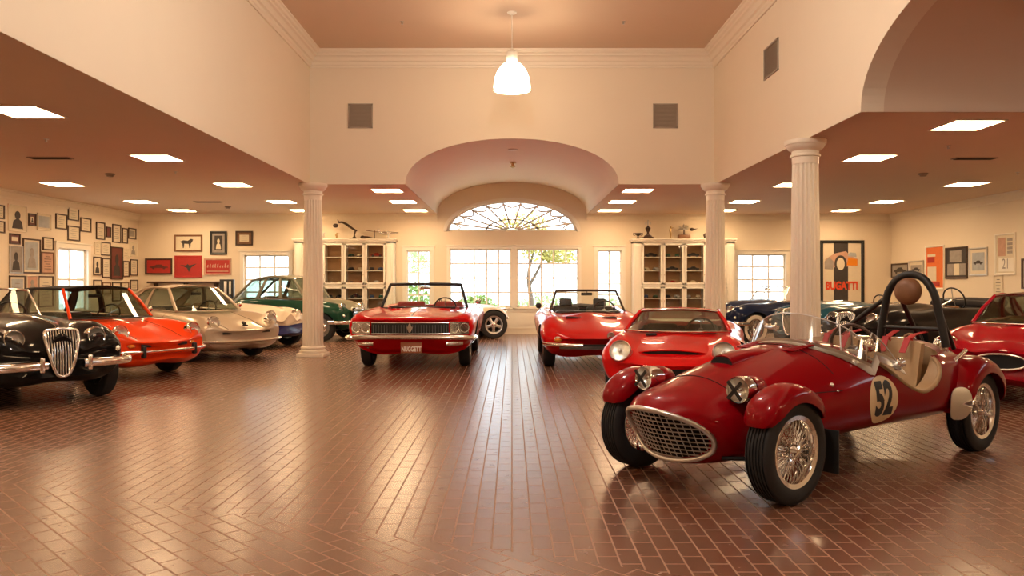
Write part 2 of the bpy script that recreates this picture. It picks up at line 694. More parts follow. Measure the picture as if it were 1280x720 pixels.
WIN = []   # (ua, ub, za, zb, columns, rows)
WIN.append((fx(305), fx(361), 0.80, fz(319), 3, 4))
WIN.append((fx(508), fx(538), 0.75, fz(313), 2, 5))
WIN.append((fx(562), fx(639), fz(384), fz(311), 5, 4))
WIN.append((fx(646), fx(723), fz(384), fz(311), 5, 4))
WIN.append((fx(747), fx(777), 0.75, fz(313), 2, 5))
WIN.append((fx(922), fx(982), 0.80, fz(318), 3, 4))
WIN.append((fx(1180), fx(1181), 0, 0, 0, 0))
WIN.pop()
farfn = lambda u, v, w: (u, DF + w, v)
FANW, FANZ, FANR = fx(723) - 0.03, fz(289), 0.80


def fan_arch(hw=None, rise=None, n=36):
    hw = hw or FANW
    rise = rise or FANR
    return [(-hw * math.cos(PI * i / n), FANZ + rise * math.sin(PI * i / n)) for i in range(n + 1)]


# the bay under the vault is a piece of its own with the fanlight cut out
holes = [w[:4] for w in WIN]
m = MB()
def rect(a, b_, c, d, fn=farfn):
    m.prism([(a, c), (b_, c), (b_, d), (a, d)], 0, TH, fn)
cur = XL - TH
ZT = ZL + 0.3
for ua, ub, za, zb in holes:
    rect(cur, ua, 0, FANZ if abs(cur) < 2.4 else ZT)
    rect(ua, ub, 0, za)
    rect(ua, ub, zb, FANZ)
    if not (-1.8 < (ua + ub) / 2 < 1.8):
        rect(ua, ub, FANZ, ZT)
    cur = ub
rect(cur, XR + TH, 0, ZT)
# above the springing between the narrow windows
xa, xb = holes[1][1], holes[4][0]
rect(xa, -VH, FANZ, ZT)
rect(VH, xb, FANZ, ZT)
top = ZL + VR + 0.2
FA = fan_arch()
m.prism([(-VH, FANZ), (-FANW, FANZ)] + FA[1:-1] + [(FANW, FANZ), (VH, FANZ), (VH, top), (-VH, top)], 0, TH, farfn)
struct('wall_far', m, M['wall'])

# left and right walls
lfn = lambda u, v, w: (XL - w, u, v)
def lw_d(x): return -XL * F / (640 - x)
d0, d1 = lw_d(72), lw_d(109)
LWIN = (d0, d1, 0.75, CAMZ + (355 - 311) * (d0 + d1) / 2 / F)
wall_with_holes('wall_left', [LWIN], YB, DF, 0, ZT, lfn)
wall_with_holes('wall_right', [], YB, DF, 0, ZT, lambda u, v, w: (XR + w, u, v))
mb = MB()
mb.box(((XL + XR) / 2, YB - TH / 2, ZH / 2), (XR - XL, TH, ZH + 0.6))
struct('wall_back', mb, M['wall'])

# baseboards
mb = MB()
for x0, x1 in ((XL, XR),):
    mb.box(((x0 + x1) / 2, DF - 0.012, 0.08), (x1 - x0, 0.024, 0.16))
    mb.box(((x0 + x1) / 2, DF - 0.016, 0.155), (x1 - x0, 0.032, 0.03))
struct('baseboard_far', mb, M['trim'])
mb = MB()
mb.box((XL + 0.012, (YB + DF) / 2, 0.08), (0.024, DF - YB, 0.16))
struct('baseboard_left', mb, M['trim'])
mb = MB()
mb.box((XR - 0.012, (YB + DF) / 2, 0.08), (0.024, DF - YB, 0.16))
struct('baseboard_right', mb, M['trim'])


# ---- windows: frame with glazing bars, pane, casing
def window(name, ua, ub, za, zb, nc, nr, P, casing=0.11, head=True):
    """P(u, z, w) places a point; w > 0 goes out through the wall, w < 0 into the room"""
    def bx(m_, a, b_, c, d, w0, w1):
        m_.prism([(a, c), (b_, c), (b_, d), (a, d)], w0, w1, P)
    m_ = MB()
    fr = 0.035
    bx(m_, ua, ub, za, za + fr, 0.06, 0.13)
    bx(m_, ua, ub, zb - fr, zb, 0.06, 0.13)
    bx(m_, ua, ua + fr, za, zb, 0.06, 0.13)
    bx(m_, ub - fr, ub, za, zb, 0.06, 0.13)
    for i in range(1, nc):
        u = ua + (ub - ua) * i / nc
        bx(m_, u - 0.020, u + 0.020, za, zb, 0.08, 0.115)
    for j in range(1, nr):
        z = za + (zb - za) * j / nr
        t = 0.024 if (j * 2 == nr) else 0.020
        bx(m_, ua, ub, z - t, z + t, 0.078, 0.113)
    w_ = m_.build(name, M['white'], None, False)
    w_['kind'] = 'structure'
    g = MB()
    bx(g, ua, ub, za, zb, 0.095, 0.099)
    g.build('window_pane', M['glass'], w_, False)
    c = MB()
    bx(c, ua - casing, ua, za - 0.02, zb, -0.03, 0.0)
    bx(c, ub, ub + casing, za - 0.02, zb, -0.03, 0.0)
    bx(c, ua - casing, ub + casing, zb, zb + casing, -0.03, 0.0)
    bx(c, ua - casing - 0.03, ub + casing + 0.03, zb + casing, zb + casing + 0.03, -0.055, 0.0)
    bx(c, ua - casing - 0.03, ub + casing + 0.03, za - 0.05, za - 0.02, -0.06, 0.0)
    bx(c, ua - casing, ub + casing, za - 0.13, za - 0.05, -0.025, 0.0)
    c.build('window_casing', M['white'], w_, False)
    return w_


for i, (ua, ub, za, zb, nc, nr) in enumerate(WIN):
    cas = 0.075 if 2 <= i <= 3 else 0.10
    window('window_%d' % (i + 1), ua, ub, za, zb, nc, nr, farfn, cas)
window('window_7', LWIN[0], LWIN[1], LWIN[2], LWIN[3], 2, 2, lfn)

# fanlight
m = MB()
def ring(r0, r1, w0, w1, n=36):
    # elliptic band between two scale factors
    o = [(-FANW * r1 * math.cos(PI * i / n), FANZ + FANR * r1 * math.sin(PI * i / n)) for i in range(n + 1)]
    q = [(-FANW * r0 * math.cos(PI * i / n), FANZ + FANR * r0 * math.sin(PI * i / n)) for i in range(n + 1)]
    for i in range(n):
        m.prism([q[i], q[i + 1], o[i + 1], o[i]], w0, w1, farfn)
ring(0.96, 1.0, 0.05, 0.13)
ring(0.385, 0.42, 0.08, 0.115)
m.prism([(-FANW, FANZ), (FANW, FANZ), (FANW, FANZ + 0.04), (-FANW, FANZ + 0.04)], 0.05, 0.13, farfn)
for k in range(1, 11):
    a = PI * k / 11
    ca, sa = math.cos(a), math.sin(a)
    r0 = 0.12 if k % 2 else 0.12
    p0 = (FANW * r0 * ca, FANZ + FANR * r0 * sa)
    p1 = (FANW * 0.97 * ca, FANZ + FANR * 0.97 * sa)
    t = Vector((-(p1[1] - p0[1]), p1[0] - p0[0])).normalized() * 0.021
    m.prism([(p0[0] - t.x, p0[1] - t.y), (p1[0] - t.x, p1[1] - t.y), (p1[0] + t.x, p1[1] + t.y), (p0[0] + t.x, p0[1] + t.y)], 0.08, 0.115, farfn)
# scalloped outer bars
for k in range(11):
    a0, a1 = PI * k / 11, PI * (k + 1) / 11
    pts = []
    for q in range(9):
        a = a0 + (a1 - a0) * q / 8
        r = 0.93 - 0.13 * math.sin(PI * q / 8)
        pts.append((FANW * r * math.cos(a), FANZ + FANR * r * math.sin(a)))
    for q in range(8):
        p0, p1 = Vector(pts[q]), Vector(pts[q + 1])
        t = Vector((-(p1 - p0).y, (p1 - p0).x)).normalized() * 0.019
        m.prism([tuple(p0 - t), tuple(p1 - t), tuple(p1 + t), tuple(p0 + t)], 0.078, 0.117, farfn)
ring(0.10, 0.135, 0.08, 0.115)
w8 = struct('window_8', m, M['white'])
g = MB()
g.prism(fan_arch(), 0.095, 0.099, farfn)
g.build('window_pane', M['glass'], w8, False)
c = MB()
n = 36
o = fan_arch(FANW + 0.09, FANR + 0.09)
q = fan_arch()
for i in range(n):
    c.prism([q[i], q[i + 1], o[i + 1], o[i]], -0.03, 0.0, farfn)
c.build('window_casing', M['white'], w8, False)

# broad timber surround and apron panel around the pair of middle windows
mb = MB()
P = farfn
def bx(a, b_, c_, d_, w0, w1): mb.prism([(a, c_), (b_, c_), (b_, d_), (a, d_)], w0, w1, P)
za = fz(384)
bx(fx(556), fx(729), 0.16, za - 0.14, -0.02, 0.0)
bx(fx(566), fx(637), 0.26, za - 0.24, -0.035, -0.02)
bx(fx(648), fx(719), 0.26, za - 0.24, -0.035, -0.02)
struct('trim_4', mb, M['white'])

# ---- the world outside the windows
mb = MB()
mb.box((0, DF + 22, -0.25), (70, 43, 0.1))
mb.box((XL - 14, 10, -0.25), (26, 40, 0.1))
gm = mat('pale_paving_outside', (0.62, 0.60, 0.56), 0.9, noise=0.08, nscale=0.6)
struct('exterior_ground', mb, gm)
# ------------------------------------------------------------------ columns
def fluted_column(label, x, y, h=ZL):
    t = thing('fluted_column', label, 'column', (x, y, 0), 0, 'fluted columns of the nave', 'thing')
    R = 0.19
    m = MB()
    nf, per = 20, 6
    rows = []
    for k in range(13):
        u = k / 12
        z = 0.20 + (h - 0.20 - 0.30) * u
        r = R * (1 - 0.14 * u ** 1.6)
        row = []
        for i in range(nf * per):
            a = 2 * PI * i / (nf * per)
            ph = (i % per) / per
            dip = 0.0 if ph < 0.17 else math.sin(PI * (ph - 0.17) / 0.83)
            d = r - 0.016 * dip
            row.append((d * math.cos(a), d * math.sin(a), z))
        rows.append(row)
    m.grid(rows, cv=True)
    m.build('shaft', M['trim'], t, True, 50)
    m = MB()
    m.box((0, 0, 0.035), (0.50, 0.50, 0.07), bev=0.006)
    m.lathe([(0.0, 0.07), (0.245, 0.07), (0.252, 0.09), (0.245, 0.115), (0.222, 0.125), (0.215, 0.135), (0.222, 0.15), (0.228, 0.165), (0.222, 0.18), (0.198, 0.19), (0.19, 0.205), (0, 0.205)], 48)
    m.build('base', M['trim'], t, True, 40)
    m = MB()
    z = h
    m.lathe([(0, z - 0.31), (0.165, z - 0.31), (0.168, z - 0.22), (0.186, z - 0.215), (0.190, z - 0.20), (0.186, z - 0.185), (0.170, z - 0.18), (0.172, z - 0.14), (0.20, z - 0.125), (0.225, z - 0.10), (0.24, z - 0.075), (0.245, z - 0.06), (0, z - 0.06)], 48)
    m.lathe([(0, z - 0.06), (0.255, z - 0.06), (0.262, z - 0.045), (0.262, z - 0.001), (0, z - 0.001)], 48)
    m.build('capital', M['trim'], t, True, 40)
    return t


fluted_column('cream fluted column between the silver coupe and the green saloon, left of the hall', -3.72, 14.66)
fluted_column('cream fluted column in front of the right display cabinet', 3.80, 14.66)
fluted_column('thick cream fluted column behind the number 52 racing car, nearest to the camera', 3.83, 10.24)

# ------------------------------------------------------------------ recessed ceiling lights
LAMP = (1.0, 0.68, 0.38)
lm = bpy.data.materials.new('lit_diffuser')
lm.use_nodes = True
nt = lm.node_tree
nt.nodes.clear()
o_ = nt.nodes.new('ShaderNodeOutputMaterial')
e_ = nt.nodes.new('ShaderNodeEmission')
e_.inputs['Color'].default_value = LAMP + (1,)
e_.inputs['Strength'].default_value = 17.0
nt.links.new(e_.outputs[0], o_.inputs[0])
M['lit'] = lm


def ceiling_light(label, x, y, group):
    t = thing('ceiling_light', label, 'ceiling light', (x, y, ZL), 0, group, 'thing')
    m = MB()
    s, w = 0.30, 0.025
    for a, b_, c_, d_ in ((-s, s, -s, -s + w), (-s, s, s - w, s), (-s, -s + w, -s + w, s - w), (s - w, s, -s + w, s - w)):
        m.box(((a + b_) / 2, (c_ + d_) / 2, -0.006), (b_ - a, d_ - c_, 0.012))
    m.build('frame', M['white'], t, False)
    m = MB()
    m.box((0, 0, -0.003), (2 * (s - w), 2 * (s - w), 0.004))
    m.build('diffuser', M['lit'], t, False)
    return t


LIGHTS = [
    (-5.28, 8.5, 'left', 'square lit ceiling light cut by the left edge, over the black roadster'),
    (-5.25, 11.6, 'left', 'square lit ceiling light nearest the hall on the left, second from the front'),
    (-5.25, 14.75, 'left', 'square lit ceiling light in the left bay, between the left column and the slot vent'),
    (-5.23, 17.8, 'left', 'square lit ceiling light just left of the left column, before the far wall'),
    (-5.30, 19.9, 'left', 'sliver of a lit ceiling light beside the left column, closest to the far wall'),
    (-8.41, 14.66, 'left', 'square lit ceiling light over the picture wall, nearest of its row'),
    (-8.43, 17.8, 'left', 'square lit ceiling light over the picture wall, middle of its row'),
    (-8.38, 19.9, 'left', 'square lit ceiling light by the left corner of the far wall'),
    (-2.49, 15.66, 'middle', 'square lit ceiling light left of the barrel vault, nearest of three'),
    (-2.47, 17.8, 'middle', 'square lit ceiling light left of the barrel vault, middle of three'),
    (-2.45, 19.9, 'middle', 'square lit ceiling light left of the barrel vault, by the far wall'),
    (2.51, 15.66, 'middle', 'square lit ceiling light right of the barrel vault, nearest of three'),
    (2.50, 17.8, 'middle', 'square lit ceiling light right of the barrel vault, middle of three'),
    (2.48, 19.9, 'middle', 'square lit ceiling light right of the barrel vault, by the far wall'),
    (5.34, 9.21, 'right', 'largest square lit ceiling light on the right, beside the cross vault'),
    (5.29, 11.6, 'right', 'square lit ceiling light right of the nearest column capital'),
    (5.28, 14.75, 'right', 'square lit ceiling light half hidden behind the nearest column'),
    (5.27, 17.8, 'right', 'square lit ceiling light between the two right columns, higher one'),
    (5.35, 19.9, 'right', 'square lit ceiling light beside the far right column, closest to the far wall'),
    (8.49, 14.66, 'right', 'square lit ceiling light near the right wall, in front of the smoke detector'),
    (8.50, 17.8, 'right', 'square lit ceiling light near the right wall, middle of its row'),
    (8.47, 19.9, 'right', 'square lit ceiling light near the right wall, last of its row before the poster'),
]
for x, y, g, lab in LIGHTS:
    ceiling_light(lab, x, y, 'square ceiling lights in the %s bay' % g)
# lamps of the same kind that hang outside the frame and light the front of the hall
for x, y in ((-5.28, 5.4), (-5.28, 2.2), (-5.28, -1.5), (-8.41, 11.6), (-8.41, 8.5), (-8.41, 5.4), (-8.41, 1.0),
             (5.3, 2.2), (5.3, -1.5), (8.49, 11.6), (8.49, 9.2), (8.49, 2.2)):
    ceiling_light('square lit ceiling light outside the picture, over the front of the hall', x, y, 'square ceiling lights over the front')

# ------------------------------------------------------------------ ceiling vents, detectors
def slot_vent(label, x, y):
    t = thing('slot_vent', label, 'air vent', (x, y, ZL), 0, 'slot vents in the low ceilings')
    m = MB()
    m.box((0, 0, -0.006), (0.62, 0.16, 0.012), bev=0.003)
    m.build('frame', M['vent'], t, False)
    m = MB()
    for k in range(4):
        m.box((0, -0.054 + k * 0.036, -0.014), (0.56, 0.022, 0.006))
    m.build('slots', M['slot'], t, False)


slot_vent('dark slot vent in the left ceiling near the edge of the picture', -6.83, 11.6)
slot_vent('small dark slot vent in the left ceiling near the far wall', -6.9, 17.8)
slot_vent('dark slot vent in the right ceiling, beyond the largest light', 6.87, 11.65)


def detector(label, x, y, z=ZL):
    m = MB(Matrix.Translation((x, y, z)))
    m.lathe([(0, 0), (0.075, 0), (0.075, -0.02), (0.055, -0.028), (0.05, -0.05), (0.02, -0.056), (0, -0.056)], 24)
    tag(m.build('smoke_detector', M['vent'], None), label, 'smoke detector', 'smoke detectors on the low ceilings')


detector('round smoke detector on the left ceiling between two lights', -6.82, 13.3)
detector('round smoke detector on the left ceiling beside the small slot vent', -6.85, 18.9)
detector('round smoke detector on the right ceiling, left of the near wall light', 6.95, 13.25)


def sprinkler(label, x, y, z):
    m = MB(Matrix.Translation((x, y, z)))
    m.lathe([(0, 0), (0.035, 0), (0.035, -0.006), (0.012, -0.010), (0.010, -0.035), (0.022, -0.038), (0.022, -0.042), (0, -0.042)], 14)
    tag(m.build('sprinkler', M['satin'], None), label, 'sprinkler', 'ceiling sprinklers')


sprinkler('small sprinkler head on the left ceiling, front one', -6.0, 10.1, ZL)
sprinkler('small sprinkler head on the left ceiling, above the orange coupe', -5.6, 13.05, ZL)
sprinkler('small sprinkler head by the left wall crown', -8.9, 13.0, ZL)
sprinkler('small sprinkler head on the right ceiling below the largest light', 5.9, 10.6, ZL)
sprinkler('small sprinkler head on the right ceiling by the right edge', 8.45, 13.1, ZL)
sprinkler('small sprinkler head on the nave ceiling left of the pendant', -1.82, 13.0, ZH)
sprinkler('small sprinkler head on the nave ceiling right of the pendant', 1.85, 13.0, ZH)
m = MB(Matrix.Translation((0.02, 15.9, ZL + VR - 0.005)))
m.lathe([(0, 0), (0.10, 0), (0.10, -0.012), (0.06, -0.016), (0.055, -0.02), (0, -0.02)], 24)
tag(m.build('ceiling_plate', M['white'], None), 'round cream plate at the crown of the barrel vault, front one', 'ceiling plate')
m = MB(Matrix.Translation((0.02, 17.6, ZL + VR - 0.005)))
m.lathe([(0, 0), (0.07, 0), (0.07, -0.02), (0.04, -0.03), (0.03, -0.07), (0, -0.07)], 24)
m.lathe([(0, -0.07), (0.05, -0.075), (0.055, -0.10), (0, -0.13)], 20)
tag(m.build('vault_sensor', M['brass'], None), 'small brownish sensor hanging from the crown of the barrel vault', 'sensor')

# air grilles on the nave walls
def grille(label, Mx, sx=0.46, sz=0.46):
    t = thing('wall_vent', label, 'air vent', (0, 0, 0), 0, 'square air vents high on the nave walls')
    t.matrix_world = Mx
    m = MB()
    for a, b_, c_, d_ in ((-sx / 2, sx / 2, -sz / 2, -sz / 2 + 0.025), (-sx / 2, sx / 2, sz / 2 - 0.025, sz / 2), (-sx / 2, -sx / 2 + 0.025, -sz / 2, sz / 2), (sx / 2 - 0.025, sx / 2, -sz / 2, sz / 2)):
        m.box(((a + b_) / 2, -0.01, (c_ + d_) / 2), (b_ - a, 0.02, d_ - c_))
    m.build('frame', M['vent'], t, False)
    m = MB()
    R = Matrix.Rotation(math.radians(35), 3, 'X')
    for k in range(22):
        m.box((0, -0.007, -sz / 2 + 0.035 + k * (sz - 0.07) / 21), (sx - 0.05, 0.014, 0.004), rot=R)
    m.box((0, -0.001, 0), (sx - 0.04, 0.002, sz - 0.04))
    m.build('louvres', M['vent'], t, False)


grille('square taupe air vent high on the end wall, left of the pendant', Matrix.Translation(px(450.5, 145, DE)))
grille('square taupe air vent high on the end wall, right of the pendant', Matrix.Translation(px(831.5, 145, DE)))
dv = W * F / (964.5 - 640)
grille('taupe air vent high on the right side wall of the nave', Matrix.Translation((W, dv, CAMZ + (355 - 74.5) * dv / F)) @ Matrix.Rotation(-PI / 2, 4, 'Z'), 0.62, 0.46)

# ------------------------------------------------------------------ pendant lamps
def pendant(label, x, y, bulb='bulb'):
    t = thing('pendant_lamp', label, 'pendant lamp', (x, y, ZH), 0, 'glass pendant lamps of the nave')
    m = MB()
    m.lathe([(0, 0), (0.075, 0), (0.075, -0.015), (0.05, -0.03), (0.02, -0.04), (0, -0.04)], 24)
    m.build('ceiling_rose', M['white'], t)
    m = MB()
    m.tube([(0, 0, -0.03), (0, 0, -0.62)], 0.010, 10)
    m.build('rod', M['white'], t)
    m = MB()
    m.lathe([(0, -0.60), (0.04, -0.605), (0.085, -0.64), (0.09, -0.66), (0.09, -0.78), (0.075, -0.80), (0, -0.80)], 32)
    m.build('housing', M['white'], t)
    sh = glass_mat('ribbed_glass_shade', (0.95, 0.93, 0.90), 1.2, 0.2) if 'shade' not in M else M['shade']
    if 'shade' not in M:
        nt = sh.node_tree
        out = [n for n in nt.nodes if n.type == 'OUTPUT_MATERIAL'][0]
        src = out.inputs[0].links[0].from_socket
        em = nt.nodes.new('ShaderNodeEmission')
        em.inputs['Color'].default_value = (1.0, 0.86, 0.66, 1)
        em.inputs['Strength'].default_value = 2.2
        ad = nt.nodes.new('ShaderNodeAddShader')
        nt.links.new(src, ad.inputs[0])
        nt.links.new(em.outputs[0], ad.inputs[1])
        nt.links.new(ad.outputs[0], out.inputs[0])
        M['shade'] = sh
    m = MB()
    prof = [(0.085, -0.80), (0.13, -0.825), (0.19, -0.885), (0.24, -0.965), (0.275, -1.06), (0.29, -1.16), (0.298, -1.24)]
    inn = [(r - 0.006, h) for r, h in reversed(prof)]
    rows = []
    for r, h in prof + inn:
        rows.append([((r + 0.003 * (k % 2)) * math.cos(2 * PI * k / 72), (r + 0.003 * (k % 2)) * math.sin(2 * PI * k / 72), h) for k in range(72)])
    m.grid(rows, cu=True, cv=True)
    m.build('glass_shade', M['shade'], t)
    m = MB()
    m.ball((0, 0, -1.0), (0.07, 0.07, 0.12), 20, 12)
    m.build('bulb', M[bulb], t)
    m = MB()
    m.lathe([(0.296, -1.235), (0.303, -1.235), (0.303, -1.25), (0.296, -1.25), (0.296, -1.235)], 48)
    m.build('rim', M['white'], t)


bm_ = bpy.data.materials.new('lit_bulb')
bm_.use_nodes = True
nt = bm_.node_tree
nt.nodes.clear()
o_ = nt.nodes.new('ShaderNodeOutputMaterial')
e_ = nt.nodes.new('ShaderNodeEmission')
e_.inputs['Color'].default_value = (1.0, 0.72, 0.44, 1)
e_.inputs['Strength'].default_value = 50.0
nt.links.new(e_.outputs[0], o_.inputs[0])
M['bulb'] = bm_
bm2 = bm_.copy()
bm2.name = 'bright_lit_bulb'
e2 = [n for n in bm2.node_tree.nodes if n.type == 'EMISSION'][0]
e2.inputs['Color'].default_value = (1.0, 0.93, 0.88, 1)
e2.inputs['Strength'].default_value = 330.0
M['bulb2'] = bm2
pendant('lit glass dome pendant lamp hanging in the middle of the nave', 0.0, 12.55)
pendant('glass dome pendant lamp outside the picture, over the front of the nave', 0.0, 7.6, 'bulb2')
pendant('glass dome pendant lamp outside the picture, over the front of the nave', 0.0, 2.6, 'bulb2')
# ------------------------------------------------------------------ pictures on the walls
def picture(label, Mx, w, h, frame, mats, fw=0.03, mat_w=0.0, art=None, group=None, depth=0.03, name='framed_picture', cat='picture', glass=False):
    """Mx puts the centre on the wall: local x right, z up, -y into the room"""
    t = thing(name, label, cat, (0, 0, 0), 0, group)
    t.matrix_world = Mx
    m = MB()
    if fw > 0:
        prof = [(0, 0), (0, depth), (fw * 0.5, depth), (fw, depth * 0.6), (fw, 0)]
        cs = [(-1, -1), (1, -1), (1, 1), (-1, 1)]
        rows = []
        for sx, sz in cs:
            rows.append([(sx * (w / 2 - o), -dd, sz * (h / 2 - o)) for o, dd in prof])
        m.grid(rows, cu=True)
        m.build('frame', frame, t, False)
    iw, ih = w - 2 * fw, h - 2 * fw
    m = MB()
    m.box((0, -0.006, 0), (iw, 0.010, ih))
    m.build('mount' if mat_w > 0 else 'print', mats[0], t, False)
    if mat_w > 0:
        m = MB()
        m.box((0, -0.012, 0), (iw - 2 * mat_w, 0.004, ih - 2 * mat_w))
        m.build('print', mats[1], t, False)
    if art:
        art(t, iw - 2 * mat_w, ih - 2 * mat_w)
    return t


def flat(t, name, poly, mt, y=-0.016):
    m = MB()
    m.prism(poly, y, y + 0.003, lambda u, v, w: (u, w, v))
    return m.build(name, mt, t, False)


def lines_art(n=5, mt=None):
    def f(t, w, h):
        m = MB()
        for k in range(n):
            z = h * (0.32 - 0.64 * k / max(1, n - 1))
            m.box((0, -0.015, z), (w * (0.62 if k % 3 else 0.4), 0.002, h * 0.030))
        m.build('lettering', mt or M['greypaper'], t, False)
    return f


def figure_art(mt):
    def f(t, w, h):
        m = MB()
        fn = lambda u, v, q: (u, q, v)
        m.prism([(0.16 * w * math.cos(a * PI / 8), 0.12 * h + 0.17 * h * math.sin(a * PI / 8)) for a in range(16)], -0.016, -0.013, fn)
        m.prism([(-0.32 * w, -0.42 * h), (0.32 * w, -0.42 * h), (0.24 * w, -0.12 * h), (0.08 * w, -0.03 * h), (-0.08 * w, -0.03 * h), (-0.24 * w, -0.12 * h)], -0.016, -0.013, fn)
        m.build('portrait', mt, t, False)
    return f


def car_art(mt, wy=-0.1, s=0.8):
    def f(t, w, h):
        k = s * w
        out = [(-0.5, 0.0), (-0.46, 0.1), (-0.25, 0.13), (-0.12, 0.24), (0.14, 0.25), (0.27, 0.13), (0.47, 0.08), (0.5, 0.0), (0.36, -0.02), (-0.36, -0.02)]
        m = MB()
        fn = lambda u, v, q: (u, q, v)
        m.prism([(u * k, v * k * 0.7 + wy * h) for u, v in out], -0.016, -0.013, fn)
        for cx in (-0.28, 0.28):
            m.prism([(cx * k + 0.075 * k * math.cos(a * PI / 6), wy * h - 0.01 * k + 0.075 * k * math.sin(a * PI / 6)) for a in range(12)], -0.018, -0.013, fn)
        m.build('drawing', mt, t, False)
    return f


def on_left(x0, y0, x1, y1):
    """pixel box of a picture on the left wall -> matrix, width, height"""
    da, db = -XL * F / (640 - x0), -XL * F / (640 - x1)
    dc = (da + db) / 2
    z = CAMZ + (HY - (y0 + y1) / 2) * dc / F
    Mx = Matrix.Translation((XL, dc, z)) @ Matrix.Rotation(PI / 2, 4, 'Z')
    return Mx, abs(db - da), (y1 - y0) * dc / F


def zl(a, b_, c_, d_):
    return on_left(a / 4, 220 + b_ / 4, c_ / 4, 220 + d_ / 4)


DW, MW, PA, GP = M['darkwood'], M['midwood'], M['paper'], M['greypaper']
LP = [
    ((-12, 145, 18, 215), DW, [PA], lines_art(4), 'dark-framed certificate cut by the left edge, upper of two'),
    ((-12, 225, 20, 285), DW, [PA], lines_art(3), 'dark-framed certificate cut by the left edge, lower of two'),
    ((38, 145, 130, 278), M['trim'], [PA], figure_art(M['ink']), 'large pale drawing with a dark figure, top row at the far left'),
    ((140, 188, 176, 250), DW, [M['maroon'], PA], figure_art(M['ink']), 'small brown-framed portrait in the top row, right of the pale drawing'),
    ((183, 188, 252, 272), M['trim'], [PA, M['bluepaper']], None, 'pale blue print in a cream frame, top row beside the small brown portrait'),
    ((276, 190, 331, 266), DW, [PA], lines_art(5), 'dark-framed certificate upper left of the side window group of four'),
    ((338, 150, 390, 223), DW, [PA], lines_art(5), 'dark-framed certificate highest on the left wall'),
    ((400, 210, 452, 280), DW, [PA], lines_art(4), 'dark-framed certificate rightmost of the four over the side window'),
    ((336, 250, 396, 324), DW, [PA], lines_art(5), 'dark-framed certificate directly over the side window, lowest of four'),
    ((45, 288, 97, 341), DW, [M['maroon'], PA], figure_art(PA), 'small dark picture with a pale spot, above the grey portrait'),
    ((44, 350, 110, 486), M['satin'], [GP], figure_art(M['ink']), 'grey photograph of a standing figure left of the tall white print'),
    ((112, 314, 199, 487), DW, [PA, M['bluepaper']], figure_art(GP), 'tall dark-framed pale print, largest on the left wall'),
    ((212, 307, 264, 371), DW, [PA], lines_art(4), 'dark-framed certificate upper right of the tall pale print'),
    ((204, 380, 266, 488), MW, [M['pinkpaper']], lines_art(6, M['ink']), 'brown-framed pinkish sheet right of the tall pale print'),
    ((44, 498, 123, 660), DW, [PA, M['bluepaper']], lines_art(5), 'tall framed sheet low on the wall behind the black roadster'),
    ((130, 498, 186, 585), M['trim'], [M['pinkpaper']], figure_art(GP), 'pinkish unframed print low on the left wall, above the orange car roof'),
    ((189, 500, 262, 655), DW, [PA], lines_art(7), 'dark-framed certificate low on the wall left of the side window'),
    ((479, 231, 521, 318), DW, [PA], lines_art(6), 'dark-framed certificate top left of the corner cluster'),
    ((529, 254, 551, 307), DW, [M['maroon']], None, 'narrow solid brown plaque in the top row of the corner cluster'),
    ((560, 242, 601, 334), DW, [PA], lines_art(6), 'dark-framed certificate above the tall maroon picture'),
    ((609, 261, 635, 337), DW, [PA], lines_art(6), 'narrow dark-framed certificate in the top row of the corner cluster'),
    ((640, 261, 677, 316), DW, [PA, GP], lines_art(3), 'dark-framed greyish picture top right of the corner cluster'),
    ((470, 331, 501, 391), M['trim'], [PA], lines_art(4), 'pale-framed sheet second row left in the corner cluster'),
    ((504, 331, 549, 398), DW, [PA], lines_art(5), 'dark-framed certificate second row, left of the tall maroon picture'),
    ((552, 355, 611, 517), DW, [M['maroon']], figure_art(M['ink']), 'tall maroon poster in the middle of the corner cluster'),
    ((613, 361, 641, 409), M['trim'], [PA], lines_art(3), 'small pale sheet right of the tall maroon poster'),
    ((646, 330, 681, 402), M['trim'], [PA], figure_art(GP), 'pale sketch by the corner, second row right'),
    ((465, 404, 503, 497), DW, [PA], figure_art(M['ink']), 'dark-framed portrait third row left in the corner cluster'),
    ((509, 411, 548, 509), DW, [PA], lines_art(6), 'dark-framed certificate third row, touching the tall maroon poster'),
    ((613, 424, 643, 504), DW, [PA], lines_art(6), 'dark-framed sheet third row, right of the tall maroon poster'),
    ((649, 417, 685, 498), DW, [PA], lines_art(6), 'dark-framed certificate third row by the corner'),
    ((465, 519, 506, 568), DW, [PA], lines_art(3), 'dark-framed certificate bottom row left in the corner cluster'),
    ((510, 531, 551, 592), MW, [PA], lines_art(4), 'brown-framed sheet bottom row, second from the left in the cluster'),
    ((559, 531, 601, 626), DW, [PA], lines_art(6), 'dark-framed certificate under the tall maroon poster'),
    ((605, 531, 641, 602), MW, [PA], lines_art(4), 'brown-framed sheet bottom row, fourth in the corner cluster'),
    ((649, 519, 686, 572), DW, [PA], lines_art(3), 'dark-framed certificate bottom row by the corner'),
]
for box, fr, mts, art, lab in LP:
    Mx, w, h = zl(*box)
    mw = 0.04 if len(mts) > 1 else 0.0
    picture(lab, Mx, w, h, fr, mts, 0.028 if fr in (DW, MW) else 0.018, mw, art, 'framed pictures on the left wall')


def on_far(x0, y0, x1, y1):
    c = px((x0 + x1) / 2, (y0 + y1) / 2, DF)
    return Matrix.Translation(c), (x1 - x0) * SFW, (y1 - y0) * SFW


